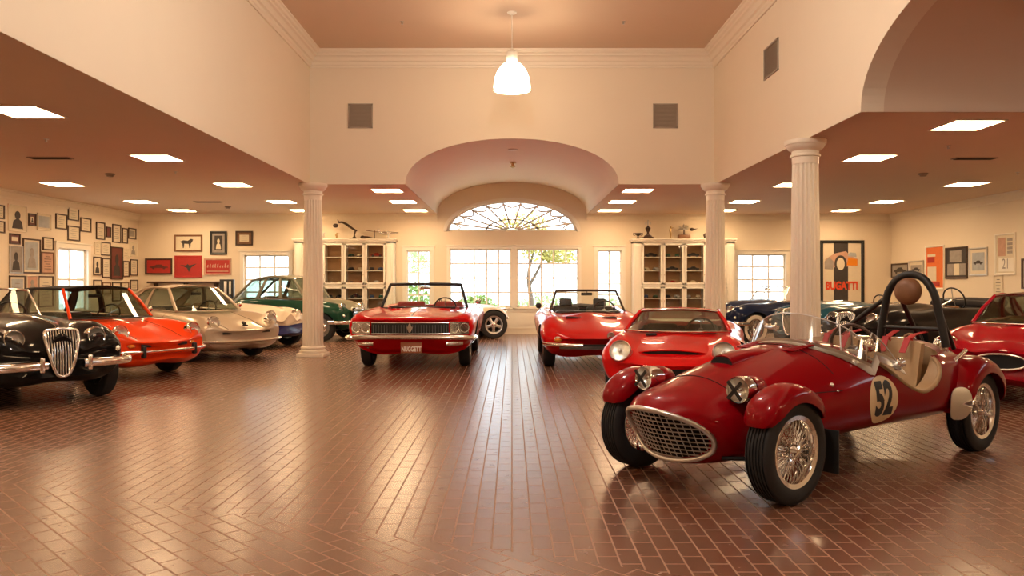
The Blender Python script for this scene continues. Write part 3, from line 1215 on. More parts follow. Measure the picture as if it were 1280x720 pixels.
def bird_art(mt):
    def f(t, w, h):
        flat(t, 'silhouette', [(-0.36 * w, 0.10 * h), (-0.1 * w, 0.06 * h), (-0.02 * w, 0.14 * h), (0.05 * w, 0.06 * h), (0.36 * w, 0.16 * h), (0.12 * w, -0.06 * h), (0.03 * w, -0.3 * h), (-0.05 * w, -0.08 * h)], mt)
    return f


def splash_art(t, w, h):
    m = MB()
    rng = random.Random(3)
    fn = lambda u, v, q: (u, q, v)
    for k in range(9):
        x = -0.42 * w + 0.84 * w * k / 8
        hh = h * (0.15 + 0.22 * rng.random())
        m.prism([(x - 0.03 * w, -0.05 * h), (x + 0.025 * w, -0.08 * h), (x + 0.035 * w, -0.05 * h + hh), (x - 0.01 * w, -0.05 * h + hh * 0.8)], -0.016, -0.013, fn)
    m.prism([(-0.45 * w, -0.38 * h), (0.45 * w, -0.38 * h), (0.45 * w, -0.30 * h), (-0.45 * w, -0.30 * h)], -0.016, -0.013, fn)
    m.build('pale_brushwork', M['pinkpaper'], t, False)


def horse_art(t, w, h):
    flat(t, 'sketch', [(-0.34 * w, 0.1 * h), (-0.2 * w, 0.22 * h), (-0.02 * w, 0.18 * h), (0.10 * w, 0.32 * h), (0.2 * w, 0.28 * h), (0.16 * w, 0.1 * h), (0.1 * w, -0.04 * h), (0.08 * w, -0.36 * h), (0.04 * w, -0.36 * h), (0.02 * w, -0.06 * h), (-0.16 * w, -0.04 * h), (-0.18 * w, -0.36 * h), (-0.22 * w, -0.36 * h), (-0.24 * w, -0.02 * h)], M['ink'])


FPICS = [
    ((181.8, 323, 215.6, 343.2), M['darkwood'], [M['redprint']], car_art(M['maroon']), 'long dark red picture leftmost of three red ones on the far wall'),
    ((218.5, 319.5, 252.5, 347), M['redprint'], [M['redprint']], bird_art(M['ink']), 'bright red picture with a black winged shape, middle of three'),
    ((255.3, 323, 289.2, 343.8), M['pinkpaper'], [M['redprint']], splash_art, 'red picture with pale brush strokes, rightmost of three red ones'),
    ((218, 293.5, 253.2, 314.5), M['midwood'], [PA], horse_art, 'cream picture with a dark sketch above the three red pictures'),
    ((262.7, 289, 283.8, 318.3), M['black'], [GP, M['ink']], figure_art(PA), 'black-framed portrait of a pale figure on the far wall'),
    ((294.7, 288.7, 316.2, 307), M['darkwood'], [M['midwood'], PA], lines_art(3), 'small dark wood framed sheet above left far window'),
]
for box, fr, mts, art, lab in FPICS:
    Mx, w, h = on_far(*box)
    picture(lab, Mx, w, h, fr, mts, 0.045 if fr is not M['black'] else 0.06, 0.06 if len(mts) > 1 else 0.0, art, 'pictures on the far wall left of the column')

M['redorange'] = mat('red_orange_ink', (0.70, 0.07, 0.02), 0.6, noise=0.1)
# the big motoring poster on the far wall
Mx, w, h = on_far(1025, 300.5, 1079.5, 384)
def poster_art(t, iw, ih):
    flat(t, 'dark_band', [(-0.22 * iw, -0.5 * ih), (0.16 * iw, -0.5 * ih), (0.16 * iw, 0.5 * ih), (-0.22 * iw, 0.5 * ih)], M['ink'], -0.0145)
    flat(t, 'car_body', [(-0.46 * iw, 0.12 * ih), (-0.44 * iw, 0.24 * ih), (-0.2 * iw, 0.33 * ih), (0.1 * iw, 0.37 * ih), (0.2 * iw, 0.3 * ih), (0.42 * iw, 0.24 * ih), (0.42 * iw, 0.14 * ih), (-0.1 * iw, 0.1 * ih)], M['pinkpaper'], -0.018)
    flat(t, 'yellow_side', [(0.12 * iw, 0.14 * ih), (0.40 * iw, 0.13 * ih), (0.40 * iw, 0.24 * ih), (0.16 * iw, 0.26 * ih)], M['amber'], -0.021)
    flat(t, 'dark_machinery', [(-0.46 * iw, 0.08 * ih), (-0.24 * iw, 0.07 * ih), (-0.22 * iw, 0.2 * ih), (-0.34 * iw, 0.27 * ih), (-0.46 * iw, 0.2 * ih)], GP, -0.021)
    flat(t, 'windscreen_drawing', [(0.14 * iw, 0.29 * ih), (0.38 * iw, 0.27 * ih), (0.36 * iw, 0.34 * ih), (0.2 * iw, 0.35 * ih)], M['bluepaper'], -0.021)
    cx, cz, r = -0.04 * iw, 0.16 * ih, 0.19 * iw
    flat(t, 'wheel', [(cx + r * 0.85 * math.cos(a * PI / 12), cz + r * 1.2 * math.sin(a * PI / 12)) for a in range(24)], M['ink'], -0.024)
    flat(t, 'wheel_disc', [(cx + r * 0.55 * math.cos(a * PI / 12), cz + r * 0.85 * math.sin(a * PI / 12)) for a in range(24)], M['paper'], -0.027)
    me = text_mesh('BUGATTI', 0.29, M['redorange'], 0.014, 0.72, 0.002)
    o = link('lettering', me, t)
    o.location = (-0.01 * iw, -0.0225, -0.20 * ih)
    o.rotation_euler = (PI / 2, 0, 0)
picture('tall black-framed motoring poster with orange lettering on the far wall', Mx, w, h, M['black'], [PA], 0.075, 0.0, poster_art, None, 0.05, 'framed_poster', 'poster')


def on_right(x0, y0, x1, y1):
    da, db = XR * F / (x0 - 640), XR * F / (x1 - 640)
    dc = (da + db) / 2
    z = CAMZ + (HY - (y0 + y1) / 2) * dc / F
    return Matrix.Translation((XR, dc, z)) @ Matrix.Rotation(-PI / 2, 4, 'Z'), abs(da - db), (y1 - y0) * dc / F


def zr(a, b_, c_, d_):
    return on_right(1100 + a / 3.6, 250 + b_ / 3.6, 1100 + c_ / 3.6, 250 + d_ / 3.6)


def block_art(t, w, h):
    fl = lambda n, a, b_, c_, d_, mt, y=-0.016: flat(t, n, [(a * w, c_ * h), (b_ * w, c_ * h), (b_ * w, d_ * h), (a * w, d_ * h)], mt, y)
    fl('pale_panel', -0.42, 0.1, -0.34, 0.02, PA)
    fl('red_panel', -0.42, 0.0, 0.12, 0.26, M['redprint'])
    fl('yellow_band', -0.42, 0.05, 0.27, 0.33, M['paper'])
    fl('dark_footer', -0.42, 0.3, -0.46, -0.36, M['redprint'])


def photos_art(t, w, h):
    fl = lambda n, a, b_, c_, d_, mt, y=-0.016: flat(t, n, [(a * w, c_ * h), (b_ * w, c_ * h), (b_ * w, d_ * h), (a * w, d_ * h)], mt, y)
    fl('photo', -0.34, 0.26, 0.03, 0.44, GP)
    fl('photo', -0.46, -0.14, -0.44, -0.03, GP)
    fl('photo', -0.12, 0.16, -0.44, -0.03, PA)
    fl('photo', 0.18, 0.46, -0.44, -0.03, GP)


def sheet_art(t, w, h):
    fl = lambda n, a, b_, c_, d_, mt, y=-0.016: flat(t, n, [(a * w, c_ * h), (b_ * w, c_ * h), (b_ * w, d_ * h), (a * w, d_ * h)], mt, y)
    fl('grey_photo', -0.40, 0.02, -0.05, 0.44, M['pinkpaper'])
    for k in range(4):
        fl('small_photo', 0.12, 0.40, 0.34 - 0.11 * k, 0.41 - 0.11 * k, GP)
    fl('bright_card', -0.36, 0.46, -0.46, -0.1, M['white'])
    me = text_mesh('21', 0.30, GP, 0.0, 0.8, 0.001)
    o = link('numerals', me, t)
    o.location = (0.04 * w, -0.019, -0.27 * h)
    o.rotation_euler = (PI / 2, 0, 0)


RP = [
    ((54, 285, 129, 350), M['darkwood'], [GP], car_art(M['ink']), 'dark picture on the right wall partly behind the roll hoop'),
    ((131, 273, 199, 352), M['satin'], [PA, GP], car_art(M['ink']), 'silver-framed grey picture on the right wall left of the orange poster'),
    ((207, 205, 291, 402), M['white'], [M['orangeprint']], block_art, 'tall orange and red poster in a white frame on the right wall'),
    ((298, 212, 396, 354), M['darkwood'], [M['ink']], photos_art, 'dark frame holding four small photographs on the right wall'),
    ((404, 214, 486, 340), M['satin'], [PA, M['bluepaper']], car_art(M['ink']), 'blue-grey photograph in a pale mount on the right wall'),
    ((521, 150, 613, 337), M['white'], [PA], sheet_art, 'tall pale sheet with photographs and a bright card on the right wall'),
    ((516, 339, 554, 432), M['trim'], [PA], lines_art(5, M['ink']), 'narrow paper strip hanging above the red coupe roof'),
    ((641, 262, 720, 400), M['darkwood'], [GP], car_art(M['ink']), 'brown-framed picture cut by the right edge'),
]
for box, fr, mts, art, lab in RP:
    Mx, w, h = zr(*box)
    picture(lab, Mx, w, h, fr, mts, 0.04 if fr is not M['trim'] else 0.015, 0.07 if len(mts) > 1 else 0.0, art, 'pictures on the right wall')

# dark shelf and black display stand under the red pictures
c = px(232, 353, DF - 0.15)
t = thing('wall_shelf', 'long dark shelf on the far wall under the three red pictures', 'shelf', c)
m = MB()
m.box((0, 0, 0), (1.95, 0.28, 0.05), bev=0.006)
m.build('board', M['darkwood'], t)
for s in (-0.8, 0.0, 0.8):
    m = MB()
    m.prism([(0.13, -0.025), (0.13, -0.22), (0.09, -0.22), (-0.10, -0.05), (-0.10, -0.025)], s - 0.015, s + 0.015, lambda u, v, w: (w, u, v))
    m.build('bracket', M['darkwood'], t, False)
dS = 20.2
c = px(282.5, 420, dS)
t = thing('display_stand', 'black display stand with white upright panels behind the silver coupe', 'display stand', (c.x, dS, 0))
m = MB()
m.box((0, 0, 0.03), (0.40, 0.34, 0.06), bev=0.01)
m.box((0, 0.08, 0.76), (0.36, 0.10, 1.42), bev=0.01)
m.build('body', M['black'], t)
m = MB()
m.box((-0.02, 0.01, 1.25), (0.06, 0.05, 0.34), bev=0.008)
m.box((0.10, 0.01, 1.25), (0.04, 0.05, 0.34), bev=0.008)
m.build('white_panel', M['white'], t)
m = MB()
m.ball((0, -0.02, 0.98), (0.15, 0.12, 0.12), 18, 10)
m.build('dark_bowl', M['black'], t)

# ------------------------------------------------------------------ display cabinets
M['cabback'] = mat('tan_back_panel', (0.46, 0.25, 0.11), 0.6, noise=0.12, nscale=5)
def cabinet(label, x0, x1, hinge_left):
    w = x1 - x0
    D = 0.44
    yb = DF - 0.035
    yf = yb - D
    t = thing('display_cabinet', label, 'display cabinet', ((x0 + x1) / 2, yf, 0), 0, 'white display cabinets on the far wall')
    h = fz(303)
    m = MB()
    b_ = 0.10
    m.box((0, D / 2, b_ / 2), (w, D, b_))
    pil = 0.22 * 0.9
    for s in (-1, 1):
        m.box((s * (w / 2 - pil / 2), D / 2, (b_ + h) / 2), (pil, D, h - b_))
        m.box((s * (w / 2 - pil / 2), -0.012, (b_ + h) / 2), (pil * 0.6, 0.024, h - b_ - 0.2), bev=0.006)
    m.box((0, D / 2, h - 0.02), (w, D, 0.04))
    zmid = fz(357)
    iw = w - 2 * pil
    m.box((0, D / 2, zmid), (iw, D, 0.05))
    nd = 4
    dw = iw / nd
    for k in range(1, nd):
        m.box((-iw / 2 + dw * k, D / 2, (b_ + h) / 2), (0.05, D - 0.02, h - b_ - 0.04))
    m.box((0, 0.012, 0.62), (iw, 0.024, 0.05))
    m.box((0, 0.02, 0.36), (iw, 0.024, 0.50))
    m.build('carcass', M['white'], t, False)
    m = MB()
    m.box((0, D - 0.01, (b_ + h) / 2), (w, 0.02, h - b_))
    m.build('back_panel', M['cabback'], t, False)
    m = MB()
    m.box((0, D / 2 - 0.02, h + 0.02), (w + 0.06, D + 0.06, 0.04), bev=0.008)
    m.box((0, D / 2 - 0.03, h + 0.055), (w + 0.12, D + 0.08, 0.035), bev=0.008)
    m.build('cornice', M['white'], t)
    cells = []
    tiers = [(zmid + 0.03, h - 0.05), (0.66, zmid - 0.03)]
    for k in range(nd):
        xc = -iw / 2 + dw * (k + 0.5)
        for ti, (z0, z1) in enumerate(tiers):
            f = 0.05
            m = MB()
            a, c_ = xc - dw / 2 + 0.012, xc + dw / 2 - 0.012
            for q in ((a, a + f, z0, z1), (c_ - f, c_, z0, z1), (a, c_, z0, z0 + f), (a, c_, z1 - f, z1)):
                m.box(((q[0] + q[1]) / 2, -0.012, (q[2] + q[3]) / 2), (q[1] - q[0], 0.022, q[3] - q[2]), bev=0.004, seg=1)
            dr = m.build('door', M['white'], t, False)
            m = MB()
            m.box((xc, -0.010, (z0 + z1) / 2), (dw - 0.10, 0.004, z1 - z0 - 2 * f + 0.02))
            m.build('glass', M['glass'], dr, False)
            m = MB()
            m.ball((c_ - 0.025 if k % 2 == 0 else a + 0.025, -0.032, z0 + 0.25), 0.012, 10, 6)
            m.build('knob', M['brass'], dr)
            ns = 3 if ti == 0 else 2
            for s in range(ns):
                zs = z0 + (z1 - z0) * s / ns
                if s > 0:
                    m = MB()
                    m.box((xc, D / 2, zs), (dw - 0.05, D - 0.05, 0.015))
                    m.build('shelf', M['white'], t, False)
                cells.append((k, ti, s, (x0 + x1) / 2 + xc, yf + D / 2, zs + (0.0085 if s else -0.004), dw - 0.12))
    return t, cells


LX0, LX1 = fx(374), fx(495)
RX0, RX1 = fx(789), fx(912)
cabL, cellsL = cabinet('white glazed display cabinet left of the middle windows, behind the red convertible', LX0, LX1, True)
cabR, cellsR = cabinet('white glazed display cabinet right of the middle windows, behind the right column', RX0, RX1, False)

# small model cars and boxes on the cabinet shelves
MC = [paint('model_red', (0.30, 0.02, 0.015)), paint('model_dark', (0.03, 0.025, 0.025)), paint('model_green', (0.03, 0.10, 0.06)),
      paint('model_silver', (0.45, 0.42, 0.38)), paint('model_blue', (0.04, 0.07, 0.16)), paint('model_cream', (0.60, 0.48, 0.30))]
CN = ['red', 'black', 'green', 'silver', 'blue', 'cream']


def model_car(mt):
    m = MB()
    L, Wd = 0.26, 0.10
    prof = [(-0.13, 0.025), (-0.132, 0.05), (-0.10, 0.062), (-0.06, 0.066), (-0.03, 0.09), (0.03, 0.092), (0.065, 0.064), (0.115, 0.056), (0.132, 0.042), (0.13, 0.025)]
    n = len(prof)
    rows = []
    for s in (-1, -0.8, 0.8, 1):
        k = 0.9 if abs(s) == 1 else 1.0
        rows.append([(x * (0.98 if abs(s) == 1 else 1), s * Wd / 2, 0.025 + (z - 0.025) * k) for x, z in prof])
    m.grid(rows, cv=True)
    m.add([rows[0][i] for i in range(n)], [list(range(n))])
    m.add([rows[-1][i] for i in range(n)], [list(reversed(range(n)))])
    for x in (-0.08, 0.08):
        for s in (-1, 1):
            m.lathe([(0, -0.012), (0.026, -0.012), (0.028, 0), (0.026, 0.012), (0, 0.012)], 12, 1, Matrix.Translation((x, s * 0.044, 0.028)) @ Matrix.Rotation(PI / 2, 4, 'X'))
    return m.mesh('model_car', [mt, M['tyre']], True, 40)


MCM = [model_car(c) for c in MC]
rng = random.Random(11)
ordn = ['first', 'second', 'third', 'fourth']
for side, cells in (('left', cellsL), ('right', cellsR)):
    for k, ti, s, x, y, z, wid in cells:
        if side == 'left' and k == 0 or ti == 1 and s == 0:
            continue
        if side == 'left' and k == 1 and ti == 0 and s > 0 and rng.random() < 0.6:
            continue
        n = 2 if rng.random() < 0.75 else 1
        for q in range(n):
            ci = rng.choice([0, 1, 1, 1, 2, 3, 4, 5, 3])
            o = link('model_car', MCM[ci])
            dx = 0 if n == 1 else (-0.5 + q) * wid * 0.56
            o.location = (x + dx, y - 0.06 + 0.05 * rng.random(), z)
            o.rotation_euler = (0, 0, rng.choice([0.2, 2.95, -0.25, 3.3]) if n == 1 else rng.choice([1.4, 1.75, -1.5, -1.8]))
            k_ = 0.95 if n == 2 else 1.2
            o.scale = (k_, k_, k_)
            lev = (['bottom', 'middle', 'top'][s] + ' shelf') if ti == 0 else 'lower tier shelf'
            pos = '' if n == 1 else (', left one' if q == 0 else ', right one')
            tag(o, '%s model car, %s, %s door of the %s cabinet%s' % (CN[ci], lev, ordn[k], side, pos), 'model car', 'model cars in the display cabinets')

# ------------------------------------------------------------------ ornaments on top of the cabinets
zt = fz(303) + 0.0725
yo = DF - 0.26


def topx(x):
    return (x - 640) * yo / F


def topz(y):
    return CAMZ - (y - HY) * yo / F


DM = M['darkmetal']
t = thing('sculpture', 'dark metal sculpture with a long curved arm on the left cabinet', 'sculpture', (topx(443), yo, zt))
m = MB()
m.lathe([(0, 0), (0.17, 0), (0.15, 0.02), (0.06, 0.035), (0.04, 0.06), (0, 0.06)], 24, squash=0.6)
m.build('base', DM, t)
m = MB()
m.tube([(0, 0, 0.05), (0.0, 0, 0.12), (0.03, 0, 0.23)], [0.03, 0.02, 0.025], 10)
m.build('stem', DM, t)
P_ = crom([(0.07, 0, 0.22), (0.0, 0, 0.25), (-0.12, 0, 0.33), (-0.22, 0, 0.40), (-0.34, 0, 0.45), (-0.42, 0, 0.44)], 6)
m = MB()
m.tube(P_, [0.02 + 0.012 * math.sin(PI * i / (len(P_) - 1)) for i in range(len(P_))], 10)
m.ball((-0.13, 0, 0.335), (0.05, 0.045, 0.035), 14, 8)
m.build('arm', DM, t)
m = MB()
m.ball((-0.50, 0, 0.36), (0.075, 0.05, 0.055), 16, 10)
m.tube([(-0.42, 0, 0.46), (-0.45, 0, 0.52)], [0.02, 0.006], 8)
m.build('head', DM, t)

t = thing('model_airplane', 'silver model airplane on a stand at the right end of the left cabinet', 'model airplane', (topx(486), yo - 0.09, zt))
m = MB()
m.lathe([(0, 0), (0.11, 0), (0.10, 0.015), (0.02, 0.03), (0.015, 0.12), (0, 0.12)], 20, squash=0.6)
m.build('stand', M['satin'], t)
m = MB()
m.lathe([(0, -0.28), (0.02, -0.27), (0.035, -0.1), (0.045, 0.08), (0.04, 0.17), (0.02, 0.21), (0, 0.22)], 16, 0, Matrix.Translation((0, 0, 0.16)) @ Matrix.Rotation(PI / 2, 4, 'Y') @ Matrix.Rotation(PI, 4, 'X'))
m.build('fuselage', M['chrome'], t)
for s in (-1, 1):
    m = MB()
    m.slab([[(-0.07, s * 0.03, 0.165), (0.06, s * 0.03, 0.165)], [(-0.03, s * 0.24, 0.20), (0.02, s * 0.24, 0.20)]], (0, 0, 0.012))
    m.build('wing', M['chrome'], t)
m = MB()
m.slab([[(-0.20, 0, 0.17), (-0.26, 0, 0.17)], [(-0.25, 0, 0.27), (-0.29, 0, 0.27)]], (0, 0.008, 0))
m.slab([[(-0.20, -0.09, 0.175), (-0.27, -0.09, 0.175)], [(-0.20, 0.09, 0.175), (-0.27, 0.09, 0.175)]], (0, 0, 0.008))
m.build('tail', M['chrome'], t)

t = thing('propeller_blade', 'long thin dark propeller on a small stand on the left cabinet', 'propeller', (topx(467), yo + 0.16, zt))
m = MB()
m.lathe([(0, 0), (0.05, 0), (0.045, 0.02), (0.012, 0.03), (0.010, 0.20), (0, 0.20)], 16)
m.build('stand', DM, t)
m = MB()
pts = [(-0.24, 0.0, 0.235), (-0.15, 0, 0.235), (-0.03, 0, 0.215), (0.03, 0, 0.21), (0.15, 0, 0.20), (0.24, 0, 0.19)]
m.tube(pts, [0.012, 0.03, 0.015, 0.015, 0.03, 0.012], 10, flat=0.45)
m.ball((0, -0.0, 0.213), 0.025, 12, 8)
m.build('blade', M['midwood'], t)

t = thing('bronze_figure', 'low dark bronze reclining figure between sculpture and airplane', 'figurine', (topx(457), yo - 0.12, zt))
m = MB()
m.ball((-0.06, 0, 0.045), (0.06, 0.05, 0.045), 14, 8)
m.tube(crom([(-0.04, 0, 0.04), (0.08, 0, 0.045), (0.17, 0, 0.03), (0.24, 0, 0.02)], 4), [0.035 - 0.0022 * i for i in range(13)], 8)
m.build('body', DM, t)


def figurine(label, x, h, mt, z=zt, y=yo):
    t_ = thing('figurine', label, 'figurine', (topx(x), y, z))
    m_ = MB()
    m_.lathe([(0, 0), (0.05, 0), (0.048, 0.02), (0.02, 0.03), (0, 0.03)], 16)
    m_.build('base', mt, t_)
    m_ = MB()
    P = crom([(0.0, 0, 0.02), (0.01, 0, h * 0.4), (-0.005, 0, h * 0.7), (0.01, 0, h * 0.82)], 5)
    m_.tube(P, [0.018 + 0.012 * math.sin(PI * i / (len(P) - 1)) for i in range(len(P))], 10)
    m_.ball((0.015, 0, h * 0.9), (0.022, 0.022, h * 0.1), 12, 8)
    m_.tube([(0, 0, h * 0.7), (0.06, 0, h * 0.86), (0.09, 0, h * 0.84)], [0.012, 0.009, 0.006], 8)
    m_.build('figure', mt, t_)


figurine('small grey figurine beside the left column on top of the cabinet', 404, 0.18, M['satin'])
figurine('small brown figurine second from the left on the left cabinet', 420.5, 0.17, M['brass'])

t = thing('trophy', 'tall dark trophy with a winged figure on the right cabinet', 'trophy', (topx(810), yo, zt))
m = MB()
m.box((0, 0, 0.03), (0.26, 0.22, 0.06), bev=0.008)
m.lathe([(0, 0.06), (0.11, 0.06), (0.10, 0.09), (0.05, 0.12), (0, 0.12)], 24)
m.build('plinth', M['darkwood'], t)
m = MB()
m.lathe([(0, 0.12), (0.04, 0.12), (0.03, 0.18), (0.06, 0.24), (0.075, 0.30), (0.03, 0.33), (0.025, 0.36), (0, 0.36)], 24)
m.build('cup', DM, t)
m = MB()
m.tube([(0, 0, 0.35), (0, 0, 0.46)], [0.02, 0.03], 10)
m.ball((0, 0, 0.49), 0.025, 12, 8)
for s in (-1, 1):
    m.tube(crom([(0, 0, 0.44), (s * 0.06, 0, 0.46), (s * 0.08, 0, 0.38)], 5), [0.016] * 10 + [0.005], 8, flat=0.5)
m.build('figure', M['satin'], t)

t = thing('trophy', 'low dark two-handled cup at the left end of the right cabinet', 'trophy', (topx(797.5), yo, zt))
m = MB()
m.lathe([(0, 0), (0.06, 0), (0.05, 0.03), (0.02, 0.05), (0.02, 0.08), (0.08, 0.12), (0.10, 0.16), (0.095, 0.16), (0.07, 0.125), (0, 0.11)], 24)
m.build('cup', DM, t)
for s in (-1, 1):
    m = MB()
    m.tube(crom([(s * 0.08, 0, 0.15), (s * 0.12, 0, 0.16), (s * 0.12, 0, 0.11), (s * 0.07, 0, 0.10)], 5), 0.008, 8)
    m.build('handle', DM, t)

figurine('slim figurine in the middle of the right cabinet top', 838, 0.36, M['brass'])

t = thing('sculpture', 'metal flower shaped sculpture on a wooden block on the right cabinet', 'sculpture', (topx(855), yo, zt))
m = MB()
m.box((0, 0, 0.06), (0.32, 0.20, 0.12), bev=0.02)
m.build('wooden_block', M['midwood'], t)
m = MB()
m.tube([(0, 0, 0.11), (0, 0, 0.26)], [0.025, 0.018], 10)
m.build('stem', DM, t)
m = MB()
for k in range(9):
    a = math.radians(-10 + 200 * k / 8)
    r = 0.20 - 0.04 * (k % 2)
    p = Vector((r * math.cos(a), 0.03 * (-1) ** k, 0.27 + r * 0.75 * math.sin(a)))
    m.tube(crom([(0, 0, 0.26), p * 0.5 + Vector((0, 0.02, 0.135)), p], 4), [0.012, 0.02, 0.028, 0.034, 0.036, 0.034, 0.028, 0.018, 0.006], 8, flat=0.4)
m.build('petals', M['satin'], t)
m = MB()
m.ball((0.21, 0, 0.26), (0.06, 0.045, 0.045), 14, 8)
m.tube([(0.26, 0, 0.26), (0.36, 0, 0.28)], [0.02, 0.004], 8)
m.build('bird', DM, t)
figurine('small dark figurine half hidden by the right column on the cabinet', 880.5, 0.16, DM)

# ------------------------------------------------------------------ trees and bushes outside
leafm = [mat('leaf_green', (0.20, 0.30, 0.06), 0.6, noise=0.3), mat('leaf_yellow', (0.42, 0.36, 0.08), 0.6, noise=0.3), mat('leaf_pale', (0.34, 0.40, 0.16), 0.6, noise=0.3)]
bark = mat('bark', (0.13, 0.09, 0.06), 0.9, noise=0.3)


def leaf_cloud(blobs, n, size, seed):
    r = random.Random(seed)
    m_ = MB()
    for k in range(n):
        c, rad = r.choice(blobs)
        while True:
            v = Vector((r.uniform(-1, 1), r.uniform(-1, 1), r.uniform(-1, 1)))
            if 0.3 < v.length < 1:
                break
        p = Vector(c) + Vector((v.x * rad[0], v.y * rad[1], v.z * rad[2]))
        a = Vector((r.uniform(-1, 1), r.uniform(-1, 1), r.uniform(-1, 1))).normalized()
        b2 = a.orthogonal().normalized()
        s = size * r.uniform(0.6, 1.3)
        m_.add([p - a * s, p + b2 * s * 0.45, p + a * s, p - b2 * s * 0.45], [(0, 1, 2, 3)])
    return m_


def tree(label, x, y, h, blobs, mt, n, seed, cat='tree', name='garden_tree'):
    t_ = thing(name, label, cat, (x, y, -0.2), 0, 'planting outside the windows')
    m_ = MB()
    m_.tube(crom([(0, 0, 0), (0.05, 0, h * 0.35), (-0.04, 0, h * 0.6), (0.15, 0, h * 0.9)], 5), [0.11 - 0.005 * i for i in range(16)], 10)
    if h > 1.5:
        m_.tube(crom([(0.0, 0, h * 0.5), (0.4, 0.1, h * 0.75), (0.6, 0, h)], 4), [0.06 - 0.005 * i for i in range(9)], 8)
    m_.build('trunk', bark, t_)
    leaf_cloud(blobs, n, 0.09, seed).build('foliage', mt, t_, False, recalc=False)


tree('yellow-leaved tree outside the right middle window', 0.6, 27.0, 3.0, [((0.3, 0, 2.9), (0.9, 0.8, 0.6)), ((1.0, 0, 2.6), (0.7, 0.7, 0.4)), ((-0.2, 0, 3.5), (1.0, 0.8, 0.6))], leafm[1], 1500, 1)
tree('pale bushy tree outside the left middle window', -6.4, 41.0, 4.0, [((0, 0, 3.4), (1.6, 1.0, 1.0)), ((1.2, 0, 2.8), (1.0, 1.0, 0.7))], leafm[2], 1300, 2)
tree('green shrub low outside the left middle window', -1.15, 25.5, 0.8, [((0, 0, 0.75), (0.7, 0.5, 0.45))], leafm[0], 700, 3, 'shrub', 'garden_shrub')
tree('green shrub low outside the right middle window', 1.1, 28.5, 0.8, [((0, 0, 0.7), (1.3, 0.6, 0.5))], leafm[2], 700, 4, 'shrub', 'garden_shrub')
tree('green shrub outside the narrow left window', -3.2, 25.0, 0.9, [((0, 0, 0.9), (0.6, 0.6, 0.7))], leafm[0], 600, 5, 'shrub', 'garden_shrub')
tree('green shrub outside the narrow right window', 3.1, 25.0, 0.9, [((0, 0, 0.6), (0.6, 0.6, 0.5))], leafm[2], 500, 6, 'shrub', 'garden_shrub')
tree('green tree outside the side window of the left wall', -17.5, 24.5, 3.0, [((0, 0, 2.2), (1.0, 1.2, 1.2))], leafm[0], 900, 8)
# ------------------------------------------------------------------ car building kit (local axes: x forward, y to the car's left, z up)
def sec(x, zb, ws, w, zw, wf, zf, yc, zc, yv, zv, zt, bow=0.0):
    pts = [(0, zb), (ws * 0.8, zb), (ws, zb + 0.28 * (zw - zb)), (w, zw), (wf, zf), (yc, zc), (yv, zv), (0, zt)]
    return [(x - bow * (y / max(w, 1e-3)) ** 2, y, z) for y, z in pts]


def loft(stations, nx=72, ns=7, rnd=0.03):
    st = [list(s) for s in stations]
    K = len(st[0])

    def shrink(s, k, dx):
        cz = (max(p[2] for p in s) + min(p[2] for p in s)) / 2
        return [(p[0] + dx, p[1] * k, cz + (p[2] - cz) * k) for p in s]
    if rnd:
        f0, b0 = st[0], st[-1]
        st = [shrink(f0, 0.90, rnd * 0.8)] + st + [shrink(b0, 0.90, -rnd * 0.8)]
    ts = [0.0]
    for a, b_ in zip(st, st[1:]):
        ts.append(ts[-1] + max(1e-3, sum((Vector(p) - Vector(q)).length for p, q in zip(a, b_)) / K))
    T = []
    for i in range(len(ts) - 1):
        n = max(2, int(round(nx * (ts[i + 1] - ts[i]) / ts[-1])))
        T += [ts[i] + (ts[i + 1] - ts[i]) * k / n for k in range(n)]
    T.append(ts[-1])
    rows = []
    for t in T:
        half = [tuple(pchip(ts, [s[k][c] for s in st], t) for c in range(3)) for k in range(K)]
        full = half + [(p[0], -p[1], p[2]) for p in reversed(half[1:-1])]
        rows.append(crom(full, ns, True))
    m = MB()
    m.grid(rows, cv=True)
    n = len(rows[0])
    for r in (rows[0], rows[-1]):
        c = sum(r, Vector()) / n
        m.add(r + [c], [(i, (i + 1) % n, n) for i in range(n)])
    return m


def cyl_y(m, x, z, r, y0, y1, mi=1, n=48):
    m.lathe([(0, y0), (r, y0), (r, y1), (0, y1)], n, mi, Matrix.Translation((x, 0, z)) @ Matrix.Rotation(-PI / 2, 4, 'X'))


def round_poly(pts, r=0.1, n=5):
    """rounded version of a polygon"""
    out = []
    N = len(pts)
    for i in range(N):
        p0, p1, p2 = Vector(pts[i - 1]), Vector(pts[i]), Vector(pts[(i + 1) % N])
        a, b_ = (p0 - p1), (p2 - p1)
        k = min(r, a.length * 0.45, b_.length * 0.45)
        q0, q1 = p1 + a.normalized() * k, p1 + b_.normalized() * k
        for j in range(n + 1):
            u = j / n
            out.append(tuple(q0 * (1 - u) ** 2 + p1 * 2 * u * (1 - u) + q1 * u ** 2))
    return out


